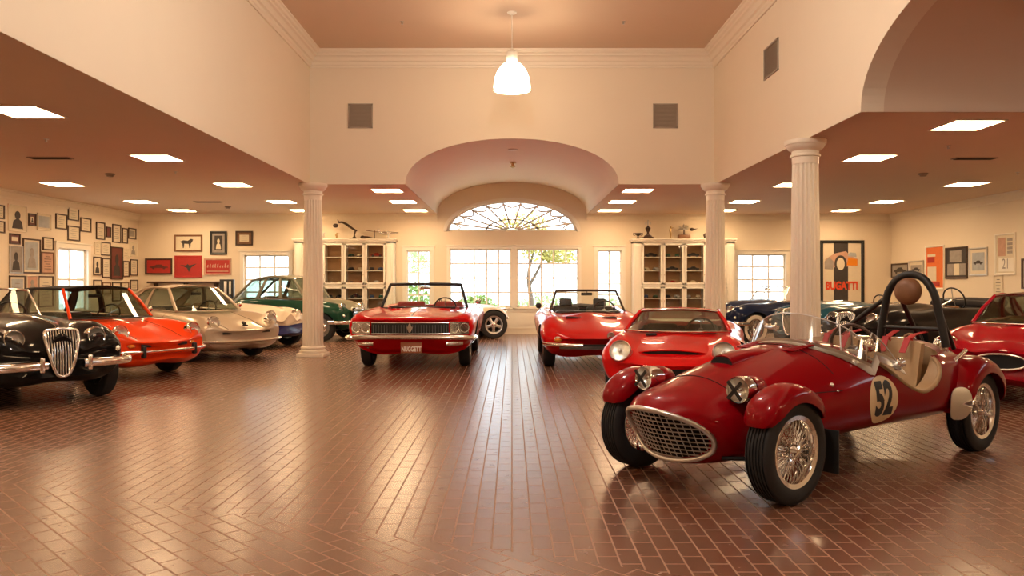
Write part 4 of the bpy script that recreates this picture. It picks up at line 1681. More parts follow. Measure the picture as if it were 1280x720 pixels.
def body_mesh(stations, arches, cockpit, mats, floor=0.32, matfn=None, nx=72, ns=7, cockpit_z=2.0, extra_cuts=None, rnd=0.03):
    m = loft(stations, nx, ns, rnd)
    if matfn:
        ring_n = 2 * (len(stations[0]) - 1) * ns
        for i, f in enumerate(m.f):
            j = i % ring_n
            c = sum((m.v[k] for k in f), Vector()) / len(f)
            m.m[i] = matfn(c, min(j, ring_n - 1 - j) / ns)      # height counted in control points from the keel
    me = m.mesh('body', mats, True)
    ob = bpy.data.objects.new('body_tmp', me)
    COL.objects.link(ob)
    if arches:
        c = MB()
        for x, z, r, yin in arches:
            cyl_y(c, x, z, r, yin, 1.4)
            cyl_y(c, x, z, r, -1.4, -yin)
        boolean(ob, c.mesh('cut', mats, False))
    if cockpit:
        c = MB()
        c.prism(cockpit, floor, cockpit_z, mi=2)
        boolean(ob, c.mesh('cut', mats, False))
    for c in (extra_cuts or []):
        boolean(ob, c.mesh('cut', mats, False))
    me = ob.data
    finish(me, True, 33)
    bpy.data.objects.remove(ob)
    return me


def bvh_of(me):
    return BVHTree.FromPolygons([v.co.copy() for v in me.vertices], [list(p.vertices) for p in me.polygons])


WHEELS = {}


def wheel_meshes(R, rr, w, style, rimmat, white=False, tread=False):
    key = (R, rr, w, style, rimmat.name, white, tread)
    if key in WHEELS:
        return WHEELS[key]
    Ry = Matrix.Rotation(-PI / 2, 4, 'X')      # local z becomes +y (outwards)
    out = {}
    m = MB()
    h = w / 2
    prof = [(rr - 0.012, -h * 0.70), (rr + 0.012, -h * 0.86), ((rr + R) / 2, -h * 1.0), (R - 0.035, -h * 0.96), (R - 0.012, -h * 0.86), (R - 0.004, -h * 0.76)]
    if tread:
        for k in range(6):
            c = -h * 0.62 + h * 1.24 * k / 5
            prof += [(R - 0.002, c - h * 0.07), (R - 0.011, c - h * 0.05), (R - 0.011, c + h * 0.05), (R - 0.002, c + h * 0.07)]
    else:
        prof += [(R, -h * 0.45), (R, 0), (R, h * 0.45)]
    prof += [(R - 0.004, h * 0.76), (R - 0.012, h * 0.86), (R - 0.035, h * 0.96), ((rr + R) / 2, h * 1.0), (rr + 0.012, h * 0.86), (rr - 0.012, h * 0.70)]
    prof += [prof[0]]
    mis = [0] * (len(prof) - 1)
    if white:
        # widen a whitewall band on the outer side
        k = len(prof) - 4
        a, b_ = prof[-5], prof[-4]
        mis[len(prof) - 4] = 1
        mis[len(prof) - 5] = 1
    m.lathe(prof, 56, 0, Ry, mis)
    out['tyre'] = m.mesh('wheel', [M['tyre'], M['whitewall']], True, 30)
    m = MB()
    m.lathe([(rr + 0.008, h * 0.88), (rr + 0.012, h * 0.80), (rr - 0.014, h * 0.66), (rr - 0.028, h * 0.3), (rr - 0.028, -h * 0.5), (rr - 0.008, -h * 0.7), (rr - 0.012, -h * 0.74), (rr - 0.034, -h * 0.5), (rr - 0.036, h * 0.3), (rr - 0.020, h * 0.80), (rr + 0.008, h * 0.88)], 56, 0, Ry)
    if style in ('steel', 'alloy'):
        m.lathe([(0, -h * 0.55), (rr - 0.03, -h * 0.55)], 40, 1, Ry)
    out['rim'] = m.mesh('rim', [rimmat, M['well']], True, 35)
    m = MB()
    if style == 'wire':
        m.lathe([(0, -h * 0.5), (0.045, -h * 0.5), (0.042, h * 0.1), (0.038, h * 0.62), (0, h * 0.62)], 24, 0, Ry)
        n = 30
        for k in range(n):
            a = 2 * PI * k / n
            for side, dz, rz in ((1, h * 0.52, 0.16), (-1, -h * 0.35, -0.16)):
                for tw in (1, -1):
                    a0 = a + tw * 0.34 + (0.1 if side < 0 else 0)
                    a1 = a + (0.1 if side < 0 else 0)
                    p0 = (0.040 * math.cos(a0), dz, 0.040 * math.sin(a0))
                    p1 = ((rr - 0.024) * math.cos(a1), h * (0.10 + rz), (rr - 0.024) * math.sin(a1))
                    m.tube([p0, p1], 0.0026, 4)
        out['spokes'] = m.mesh('wire_spokes', [rimmat], True)
        m = MB()
        m.lathe([(0, h * 0.98), (0.022, h * 0.97), (0.030, h * 0.86), (0.042, h * 0.70), (0.046, h * 0.60), (0, h * 0.60)], 24, 0, Ry)
        for s in (1, -1):
            m.tube(crom([(0, h * 0.84, 0), (s * 0.05, h * 0.88, 0.012), (s * 0.085, h * 0.96, 0.03)], 4), [0.016, 0.016, 0.015, 0.014, 0.013, 0.012, 0.011, 0.010, 0.006], 8)
        out['hub'] = m.mesh('knock_off_hub', [M['chrome']], True)
    elif style == 'steel':
        m.lathe([(rr - 0.03, h * 0.30), (rr - 0.07, h * 0.42), (0.12, h * 0.30), (0.0, h * 0.30), ], 40, 0, Ry)
        out['spokes'] = m.mesh('disc', [rimmat], True)
        m = MB()
        m.lathe([(0, h * 0.80), (0.05, h * 0.78), (0.09, h * 0.66), (0.118, h * 0.42), (0.122, h * 0.30), (0, h * 0.30)], 32, 0, Ry)
        out['hub'] = m.mesh('hubcap', [M['chrome']], True)
    elif style == 'alloy':
        for k in range(5):
            a = 2 * PI * k / 5 + 0.3
            u, v = Vector((math.cos(a), 0, math.sin(a))), Vector((-math.sin(a), 0, math.cos(a)))
            rows = []
            for f, wd, hh in ((0.05, 0.040, 0.62), (rr * 0.55, 0.030, 0.55), (rr - 0.02, 0.046, 0.40)):
                rows.append([u * f - v * wd + Vector((0, h * hh - 0.012, 0)), u * f + Vector((0, h * hh, 0)), u * f + v * wd + Vector((0, h * hh - 0.012, 0))])
            m.slab(rows, (0, -0.03, 0))
        out['spokes'] = m.mesh('spokes', [rimmat], True, 50)
        m = MB()
        m.lathe([(0, h * 0.78), (0.03, h * 0.76), (0.055, h * 0.62), (0.06, h * 0.3), (0, h * 0.3)], 28, 0, Ry)
        out['hub'] = m.mesh('hub', [M['chrome']], True)
    WHEELS[key] = out
    return out


M['whitewall'] = mat('whitewall_rubber', (0.90, 0.82, 0.68), 0.6, noise=0.05)


def add_wheels(t, xf, xr, yf, yr, R, rr, w, style, rimmat, white=False, tread=False, steer=0.0):
    ms = wheel_meshes(R, rr, w, style, rimmat, white, tread)
    for x, y, st in ((xf, yf, steer), (xf, -yf, steer), (xr, yr, 0), (xr, -yr, 0)):
        wobj = link('wheel', ms['tyre'], t)
        wobj.location = (x, y, R)
        wobj.rotation_euler = (0, 0.6 * x, (0 if y > 0 else PI) + st)
        for k in ('rim', 'spokes', 'hub'):
            if k in ms:
                link(ms[k].name, ms[k], wobj)


def aim(p, n):
    """matrix at p whose local z looks along n"""
    n = Vector(n).normalized()
    return Matrix.Translation(Vector(p)) @ n.to_track_quat('Z', 'Y').to_matrix().to_4x4()


def headlight(t, p, n, r=0.09, bez=None, name='headlight', deep=0.10, bowl=1.0):
    A = aim(p, n)
    m = MB()
    m.lathe([(r * 1.02, -deep), (r * 1.10, -deep * 0.4), (r * 1.12, 0.0), (r * 1.06, 0.018), (r * 0.98, 0.014), (r * 0.96, 0.0)], 32, 0, A)
    m.lathe([(r * 0.96, 0.0), (r * 0.80, -0.03 * bowl), (r * 0.5, -0.055 * bowl), (r * 0.18, -0.065 * bowl), (0, -0.065 * bowl)], 32, 1, A)
    m.ball(A @ Vector((0, 0, -0.03 * bowl)), r * 0.2, 12, 8, 0)
    h = m.build(name, [bez or M['chrome'], M['lens']], t)
    m = MB()
    m.lathe([(r * 0.97, 0.002), (r * 0.85, 0.018), (r * 0.55, 0.032), (r * 0.2, 0.038), (0, 0.039)], 32, 0, A)
    m.build('lens', M['glass'], h, True)
    return h


def lampdot(t, p, n, r, mt, name='indicator', sq=1.0):
    A = aim(p, n)
    m = MB()
    m.lathe([(r * 1.15, -0.03), (r * 1.15, 0.004), (r * 1.0, 0.008)], 20, 1, A, None, sq)
    m.lathe([(r, 0.004), (r * 0.8, 0.02), (r * 0.4, 0.03), (0, 0.033)], 20, 0, A, None, sq)
    return m.build(name, [mt, M['chrome']], t)


def seat(t, x, y, z, mt, w=0.46, h=0.52, head=False):
    m = MB()
    m.box((x + 0.02, y, z + 0.09), (0.50, w, 0.16), bev=0.05, seg=3)
    m.box((x - 0.26, y, z + 0.12 + h / 2), (0.14, w, h), bev=0.055, seg=3, rot=Matrix.Rotation(-0.22, 3, 'Y'))
    if head:
        m.box((x - 0.34, y, z + 0.18 + h), (0.08, 0.24, 0.16), bev=0.035, seg=3, rot=Matrix.Rotation(-0.22, 3, 'Y'))
    return m.build('seat', mt, t)


def steering_wheel(t, p, r=0.19, mt=None, spoke=None, tilt=0.45, nsp=3):
    A = aim(p, (-math.cos(tilt), 0, math.sin(tilt)))
    m = MB()
    m.tube([A @ Vector((r * math.cos(2 * PI * k / 36), r * math.sin(2 * PI * k / 36), 0)) for k in range(36)], 0.013, 10, closed=True)
    o = m.build('steering_wheel', mt or M['black'], t)
    m = MB()
    for k in range(nsp):
        a = 2 * PI * k / nsp + PI / 2
        m.tube([A @ Vector((0, 0, -0.03)), A @ Vector((r * math.cos(a), r * math.sin(a), 0))], 0.008, 6)
    m.lathe([(0, 0.0), (0.03, 0.0), (0.035, -0.02), (0.035, -0.05), (0, -0.05)], 18, 0, A)
    m.tube([A @ Vector((0, 0, -0.05)), A @ Vector((0, 0, -0.36))], 0.016, 8)
    m.build('spokes', spoke or M['satin'], o)
    return o


def windscreen(t, xb, zb, yb, cb, db, xt, zt, yt, ct, dt, frame, r=0.014, split=False, glass=None, vent=False):
    """open car windscreen; cb/ct sweep of the sides back, db/dt drop of the sides"""
    def pt(s, v):
        x = (xb - cb * s * s) * (1 - v) + (xt - ct * s * s) * v
        z = (zb - db * s * s) * (1 - v) + (zt - dt * s * s) * v
        return Vector((x, (yb * (1 - v) + yt * v) * s, z))
    S = [-1 + 2 * k / 20 for k in range(21)]
    m = MB()
    m.tube([pt(s, 1) for s in S], r * 1.15, 10)
    m.tube([pt(s, 0) for s in S], r * 0.9, 10)
    for s in (-1, 1):
        m.tube([pt(s, v) for v in (0, 0.33, 0.66, 1)], r * 1.1, 10)
    if split:
        m.tube([pt(0, 0), pt(0, 1)], r * 0.8, 8)
    w = m.build('windscreen_frame', frame, t)
    m = MB()
    m.slab([[pt(s, v) for s in S] for v in (0, 0.25, 0.5, 0.75, 1)], 0.004)
    m.build('windscreen_glass', glass or M['screen'], w)
    return w, pt


def mirror_in(t, p, mt=None):
    m = MB()
    m.box(p, (0.03, 0.20, 0.055), bev=0.012)
    m.tube([(p[0] + 0.01, p[1], p[2]), (p[0] + 0.06, p[1], p[2] + 0.07)], 0.006, 6)
    return m.build('rear_view_mirror', mt or M['black'], t)


def side_mirror(t, p, side, mt=None):
    m = MB()
    m.tube([(p[0], p[1], p[2]), (p[0] - 0.02, p[1] + side * 0.06, p[2] + 0.09)], 0.007, 8)
    m.lathe([(0, 0.02), (0.04, 0.012), (0.052, -0.006), (0.052, -0.014), (0, -0.014)], 20, 0, aim((p[0] - 0.02, p[1] + side * 0.07, p[2] + 0.12), (1, 0, 0)))
    return m.build('side_mirror', mt or M['chrome'], t)


def greenhouse(t, A, T, RT, C, side, roofmat, bodymat, pillar=None, B=None, TM=None, fb=0.16, ft=0.06, rb=0.14, rt=0.05, crown=0.03, glass=None, trim=None, pr=0.022, rear_glass=True, bulge=0.02, crad=0.028, apillar=None):
    """roof, pillars and glass of a closed car. side = list of (u0, u1, kind) along the side, kind 'glass' or a material"""
    glass = glass or M['dglass']
    pillar = pillar or bodymat
    A, T, RT, C = map(Vector, (A, T, RT, C))
    B = Vector(B) if B else (A + C) / 2 + Vector((0, 0.015, 0.01))
    TM = Vector(TM) if TM else (T + RT) / 2 + Vector((0, 0.012, crown * 0.6))
    belt = crom([A, B, C], 20)
    roof = crom([T, TM, RT], 20)

    def along(c, u):
        f = max(0.0, min(1.0, u)) * (len(c) - 1)
        i = min(int(f), len(c) - 2)
        return c[i].lerp(c[i + 1], f - i)

    S = [-1 + 2 * k / 16 for k in range(17)]

    def end(base, top, b0, b1, v, s):
        p = base.lerp(top, v)
        return Vector((p.x + (b0 * (1 - v) + b1 * v) * (1 - s * s), p.y * s, p.z + (crown * v) * (1 - s * s)))
    m = MB()
    rows = []
    for k in range(13):
        u = k / 12
        p = along(roof, u)
        row = []
        for s in S:
            bx_ = ft * (1 - u) ** 2 - rt * u ** 2
            row.append(Vector((p.x + bx_ * (1 - s * s), p.y * s, p.z + crown * (1 - s * s))))
        rows.append(row)
    m.slab(rows, (0, 0, -0.022))
    ro = m.build('roof', roofmat, t)
    for s in (-1, 1):
        f = lambda p: Vector((p.x, p.y * s, p.z))
        m = MB()
        m.tube([f(A), f(A.lerp(T, 0.5) + Vector((0.01, 0.01, 0.01))), f(T)], [pr * 1.15, pr, pr], 10)
        m.build('windscreen_pillar', apillar or pillar, t)
        m = MB()
        m.tube([f(p) for p in roof], pr * 0.9, 10)
        m.tube([f(RT), f(RT.lerp(C, 0.5)), f(C)], [pr, crad, crad], 10)
        m.build('roof_rail', pillar, t)
    m = MB()
    m.slab([[end(A, T, fb, ft, v / 6, s * 0.985) for s in S] for v in range(7)], 0.004)
    m.build('windscreen', glass, t)
    if rear_glass:
        m = MB()
        m.slab([[end(C, RT, -rb, -rt, v / 6, s * 0.97) for s in S] for v in range(7)], 0.004)
        m.build('rear_window', glass, t)
    for u0, u1, kind in side:
        for s in (-1, 1):
            rows = []
            for v in range(6):
                vv = v / 5
                row = []
                for k in range(9):
                    u = u0 + (u1 - u0) * k / 8
                    p = along(belt, u).lerp(along(roof, u), vv)
                    row.append(Vector((p.x, s * (p.y + bulge * math.sin(PI * vv)), p.z)))
                rows.append(row)
            m = MB()
            if kind == 'glass':
                m.slab(rows, 0.004)
                m.build('side_window', glass, t)
            else:
                m.slab(rows, (0, -s * 0.03, 0))
                m.build('roof_pillar', kind, t)
    if trim:
        m = MB()
        for s in (-1, 1):
            m.tube([Vector((p.x, s * (p.y + 0.004), p.z)) for p in belt], 0.008, 8)
        m.tube([end(A, T, fb, ft, 0, s) for s in S], 0.010, 8)
        m.tube([end(A, T, fb, ft, 1, s) + Vector((0.004, 0, 0.003)) for s in S], 0.009, 8)
        m.build('window_trim', trim, t)
    return along, belt, roof


def seam_on(t, bvh, loops, name='door_gap', r=0.0035, sides=(1, -1), mt=None):
    """thin dark joint lines lying on the body sides; loops of (x, z)"""
    m = MB()
    for s in sides:
        for lp in loops:
            pts = []
            for a, b_ in zip(lp, lp[1:]):
                n = max(2, int((Vector(b_) - Vector(a)).length / 0.05))
                for k in range(n):
                    pts.append(Vector(a).lerp(Vector(b_), k / n))
            pts.append(Vector(lp[-1]))
            P3 = []
            for p in pts:
                h = bvh.ray_cast(Vector((p.x, s * 2.0, p.y)), Vector((0, -s, 0)))
                if h[0] is not None and abs(h[0].y) > 0.25:
                    P3.append(h[0] + h[1] * 0.0005)
            if len(P3) > 2:
                m.tube(P3, r, 5)
    if m.v:
        return m.build(name, mt or M['well'], t)


def side_strip(t, bvh, pts, r, mt, name, push=0.004):
    m = MB()
    for s in (1, -1):
        P3 = []
        for x, z in pts:
            h = bvh.ray_cast(Vector((x, s * 2.0, z)), Vector((0, -s, 0)))
            if h[0] is not None:
                P3.append(h[0] + Vector((0, s * push, 0)))
        if len(P3) > 1:
            m.tube(P3, r, 8, flat=1.0)
    return m.build(name, mt, t)


def top_z(bvh, x, y):
    h = bvh.ray_cast(Vector((x, y, 3)), Vector((0, 0, -1)))
    return h[0].z if h[0] is not None else 0.7


def front_x(bvh, y, z):
    h = bvh.ray_cast(Vector((4, y, z)), Vector((-1, 0, 0)))
    return (h[0].x, h[1]) if h[0] is not None else (1.8, Vector((1, 0, 0)))


def bar(t, pts, r, mt, name='bumper', flat=1.0, n=6, guards=None):
    m = MB()
    P = crom(pts, n)
    m.tube(P, r, 12, flat=flat)
    for g in (guards or []):
        m.box(g, (0.07, 0.05, 0.16), bev=0.022, seg=3)
    return m.build(name, mt, t)


def car(label, x, d, hx, hy, group=None, name='car'):
    t = thing(name, label, 'car', (x, d, 0), math.atan2(hy, hx), group)
    return t
# ------------------------------------------------------------------ the parked cars
RED = paint('bright_red_paint', (0.58, 0.005, 0.006), 0.22)
ORANGE = paint('orange_red_paint', (0.74, 0.055, 0.008))
BLACKP = paint('black_paint', (0.008, 0.007, 0.007), 0.2)
M['dimsatin'] = mat('dim_alloy', (0.20, 0.19, 0.18), 0.35, 1.0, noise=0.05)
SILVER = paint('warm_silver_paint', (0.50, 0.40, 0.29), 0.32, 0.35)
IVORY = paint('ivory_paint', (0.72, 0.60, 0.42))
NAVY = paint('navy_paint', (0.010, 0.016, 0.045), 0.2)
NAVY2 = paint('royal_blue_paint', (0.02, 0.025, 0.12), 0.25)
TEAL = paint('teal_blue_paint', (0.015, 0.065, 0.10), 0.22)
GREEN = paint('dark_green_paint', (0.012, 0.055, 0.032), 0.25)
SAGE = paint('grey_green_paint', (0.22, 0.21, 0.15), 0.3)
CRIMSON = paint('crimson_paint', (0.30, 0.002, 0.010), 0.2)
WHITEP = paint('cream_white_paint', (0.78, 0.68, 0.52))


def scaled(st, sx=1.0, sy=1.0, sz=1.0):
    return [[(p[0] * sx, p[1] * sy, p[2] * sz) for p in s] for s in st]


# ---- red convertible of the sixties, facing the camera
def red_convertible():
    t = car('red open convertible with wide dark grille and four headlights, left of the aisle', -1.58, 14.5, 0, -1)
    st = [sec(2.36, .33, .76, .93, .55, .95, .72, .88, .80, .55, .815, .825, .10),
          sec(2.25, .28, .80, .95, .55, .97, .75, .90, .845, .58, .83, .84, .07),
          sec(2.0, .26, .85, .97, .55, .98, .78, .90, .875, .62, .85, .87, .02),
          sec(1.43, .24, .88, .98, .55, .98, .80, .88, .905, .62, .875, .91),
          sec(.75, .24, .88, .98, .55, .98, .82, .88, .92, .64, .905, .945),
          sec(0, .24, .88, .98, .55, .98, .82, .90, .92, .7, .92, .93),
          sec(-.9, .24, .88, .98, .55, .98, .82, .88, .93, .7, .93, .94),
          sec(-1.43, .24, .88, .98, .55, .98, .82, .88, .94, .7, .93, .94),
          sec(-2.6, .30, .84, .95, .6, .95, .8, .85, .90, .6, .88, .90),
          sec(-2.85, .42, .78, .9, .62, .9, .75, .8, .82, .5, .82, .83)]
    for q in st[:2]:
        for i in range(3):
            q[i] = (q[i][0] - (.30, .29, .22)[i], q[i][1], q[i][2])
    cock = round_poly([(.52, .66), (.52, -.66), (-1.15, -.70), (-1.15, .70)], .12)
    me = body_mesh(st, [(1.43, .35, .40, .62), (-1.43, .35, .40, .62)], cock, [RED, M['well'], M['redleather']], .36)
    link('body', me, t)
    bv = bvh_of(me)
    add_wheels(t, 1.43, -1.43, .80, .80, .345, .20, .19, 'steel', M['chrome'])
    # grille: dark recess with a fine bar row and emblem
    def xf(y): return 2.385 - 0.10 * (y / .93) ** 2
    Ys = [-.60 + 1.2 * k / 16 for k in range(17)]
    m = MB()
    m.slab([[(xf(y) - .004, y, .585) for y in Ys], [(xf(y) - .004, y, .745) for y in Ys]], (0.012, 0, 0))
    g = m.build('grille', M['black'], t)
    m = MB()
    for k in range(27):
        y = -.57 + 1.14 * k / 26
        m.box((xf(y) + .010, y, .655), (.012, .008, .12))
    m.build('grille_ribs', M['dimsatin'], g, False)
    m = MB()
    for z in (.58, .748):
        m.tube([(xf(y) + .008, y, z) for y in Ys], .009, 8)
    m.build('grille_trim', M['chrome'], g)
    m = MB()
    m.prism([(0, .10), (.035, .02), (.06, .05), (.03, -.02), (.012, -.06), (-.012, -.06), (-.03, -.02), (-.06, .05), (-.035, .02)], xf(0) + .006, xf(0) + .022, lambda u, v, w: (w, u, v + .66))
    m.build('emblem', M['chrome'], g, False)
    for s in (1, -1):
        m = MB()
        yy = [s * (.62 + .29 * k / 6) for k in range(7)]
        m.slab([[(xf(y) + .000, y, .575) for y in yy], [(xf(y) + .000, y, .765) for y in yy]], (.010, 0, 0))
        hs = m.build('lamp_panel', M['chrome'], t)
        for y in (.69, .845):
            headlight(t, (xf(y) + .012, s * y, .67), (1, s * .08, 0), .068)
    bar(t, [(2.12, .99, .515), (2.34, .95, .52), (2.43, .72, .53), (2.47, .3, .535), (2.47, -.3, .535), (2.43, -.72, .53), (2.34, -.95, .52), (2.12, -.99, .515)], .052, M['chrome'], flat=0.7)
    bar(t, [(2.28, .80, .43), (2.36, .70, .43), (2.38, .56, .43)], .035, M['chrome'], 'bumper_guard')
    bar(t, [(2.28, -.80, .43), (2.36, -.70, .43), (2.38, -.56, .43)], .035, M['chrome'], 'bumper_guard')
    m = MB()
    m.box((2.425, 0.03, .37), (.012, .33, .17), bev=.004)
    pl = m.build('licence_plate', mat('plate_orange', (0.33, 0.09, 0.03), 0.5), t)
    tx = link('plate_lettering', text_mesh('NUGGETT', .105, M['white'], .003, .62, .001), pl)
    tx.location = (2.433, 0.03, .345)
    tx.rotation_euler = (PI / 2, 0, PI / 2)
    w, pt = windscreen(t, .66, .935, .78, .30, .03, .22, 1.350, .645, .10, .012, M['black'], .024)
    mirror_in(t, (.24, 0, 1.28), M['chrome'])
    m = MB()
    m.box((.40, 0, .88), (.26, 1.30, .14), bev=.05)
    m.build('dashboard', M['redleather'], t)
    steering_wheel(t, (.14, .36, .92), .20)
    for y in (.36, -.36):
        seat(t, -.35, y, .40, M['redleather'], .54, .50)
        seat(t, -1.02, y, .42, M['redleather'], .54, .40)
    # chrome trims and a leaping ornament line on the bonnet
    m = MB()
    m.tube([(x, 0, top_z(bv, x, 0) + .004) for x in (2.2, 2.0, 1.7, 1.4, 1.1, .85)], .007, 6)
    m.build('bonnet_trim', M['chrome'], t)
    m = MB()
    for s in (1, -1):
        for k in range(5):
            x = 1.0 - .06 * k
            m.box((x, s * .40, top_z(bv, x, s * .40) + .004), (.03, .22, .010), bev=.003)
    m.build('bonnet_vent', RED, t)
    seam_on(t, bv, [[(.45, .90), (.40, .45), (.35, .30)], [(-.85, .90), (-.85, .5), (-.80, .3)]])
    side_strip(t, bv, [(2.0 - .2 * k, .34) for k in range(3)] + [(.9 - .2 * k, .34) for k in range(9)], .014, M['chrome'], 'sill_trim')
    side_mirror(t, (.38, .90, .92), 1)
    for s in (1, -1):
        m = MB()
        m.box((.62, s * .35, .945), (.02, .5, .012), rot=Matrix.Rotation(s * .1, 3, 'Z'))
        m.build('wiper', M['black'], t)
    return t


# ---- red low-nosed open car, facing the camera
def red_spider():
    t = car('red open sports car with low wedge nose and slim bumpers, right of the aisle', 1.34, 14.2, 0, -1)
    st = [sec(2.05, .30, .56, .70, .40, .71, .46, .58, .50, .3, .51, .51, .14),
          sec(1.85, .22, .72, .83, .42, .84, .54, .72, .60, .42, .60, .60, .06),
          sec(1.55, .20, .76, .86, .44, .87, .60, .74, .72, .45, .675, .68),
          sec(1.2, .20, .78, .88, .45, .88, .66, .73, .81, .45, .745, .755),
          sec(.5, .20, .78, .87, .48, .87, .72, .75, .85, .5, .83, .86),
          sec(-.2, .20, .78, .87, .48, .87, .74, .78, .86, .5, .86, .88),
          sec(-1.2, .20, .78, .88, .5, .88, .75, .72, .90, .45, .88, .89),
          sec(-1.9, .28, .72, .83, .5, .83, .68, .65, .82, .4, .81, .82),
          sec(-2.18, .40, .66, .76, .52, .76, .64, .6, .70, .4, .70, .70)]
    for q in st[:2]:
        for i in range(3):
            q[i] = (q[i][0] - (.22, .20, .08)[i], q[i][1], q[i][2])
    cock = round_poly([(.36, .60), (.36, -.60), (-.75, -.62), (-.75, .62)], .10)
    me = body_mesh(st, [(1.2, .32, .37, .56), (-1.2, .32, .37, .56)], cock, [RED, M['well'], M['blackleather']], .30)
    link('body', me, t)
    bv = bvh_of(me)
    add_wheels(t, 1.2, -1.2, .73, .73, .32, .20, .20, 'alloy', M['satin'])
    m = MB()
    def xf(y): return 2.075 - .14 * (y / .70) ** 2
    Ys = [-.60 + 1.2 * k / 16 for k in range(17)]
    m.slab([[(xf(y) - .02, y, .335) for y in Ys], [(xf(y) - .01, y, .415) for y in Ys]], (.02, 0, 0))
    g = m.build('grille', M['black'], t)
    m = MB()
    for k in range(5):
        m.tube([(xf(y) + .004, y, .345 + .015 * k) for y in Ys], .003, 5)
    m.build('grille_ribs', M['satin'], g)
    for s in (1, -1):
        bar(t, [(1.78, s * .84, .41), (1.98, s * .66, .405), (2.06, s * .48, .40), (2.10, s * .24, .40)], .028, M['chrome'], flat=1.0)
        x, n = front_x(bv, s * .62, .47)
        lampdot(t, (x + .004, s * .62, .475), (n.x, n.y, n.z), .055, M['amber'], 'indicator', .7)
        x, n = front_x(bv, s * .40, .49)
    x, n = front_x(bv, -.16 * -1, .49)
    headlight(t, (2.06, .19, .545), (1, 0, .15), .055, name='driving_lamp', deep=.05)
    w, pt = windscreen(t, .52, .855, .68, .26, .03, .08, 1.235, .54, .09, .010, M['darkmetal'], .018)
    mirror_in(t, (.12, 0, 1.17))
    m = MB()
    m.box((.30, 0, .82), (.22, 1.15, .12), bev=.04)
    m.build('dashboard', M['blackleather'], t)
    steering_wheel(t, (.06, .32, .88), .19, M['darkwood'])
    for y in (.32, -.32):
        seat(t, -.36, y, .32, M['blackleather'], .50, .50, True)
    m = MB()
    m.slab([[(-.72, -.6, .90), (-.80, 0, .93), (-.72, .6, .90)], [(-1.15, -.55, .93), (-1.2, 0, .97), (-1.15, .55, .93)], [(-1.35, -.5, .90), (-1.4, 0, .92), (-1.35, .5, .90)]], (0, 0, -.03))
    m.build('tonneau_cover', M['canvas'], t)
    seam_on(t, bv, [[(.42, .80), (.38, .45), (.34, .28)], [(-.72, .84), (-.78, .5), (-.76, .28)]])
    for s in (1, -1):
        m = MB()
        for k in range(2):
            m.box((1.02 - .10 * k, s * .30, top_z(bv, 1.0 - .1 * k, s * .3) + .003), (.05, .26, .012), bev=.004)
        m.build('bonnet_vent', M['black'], t)
        m = MB()
        m.box((.60, s * .28, .875), (.015, .46, .012), rot=Matrix.Rotation(s * .12, 3, 'Z'))
        m.build('wiper', M['black'], t)
    side_mirror(t, (.40, -.80, .85), -1, M['black'])
    return t


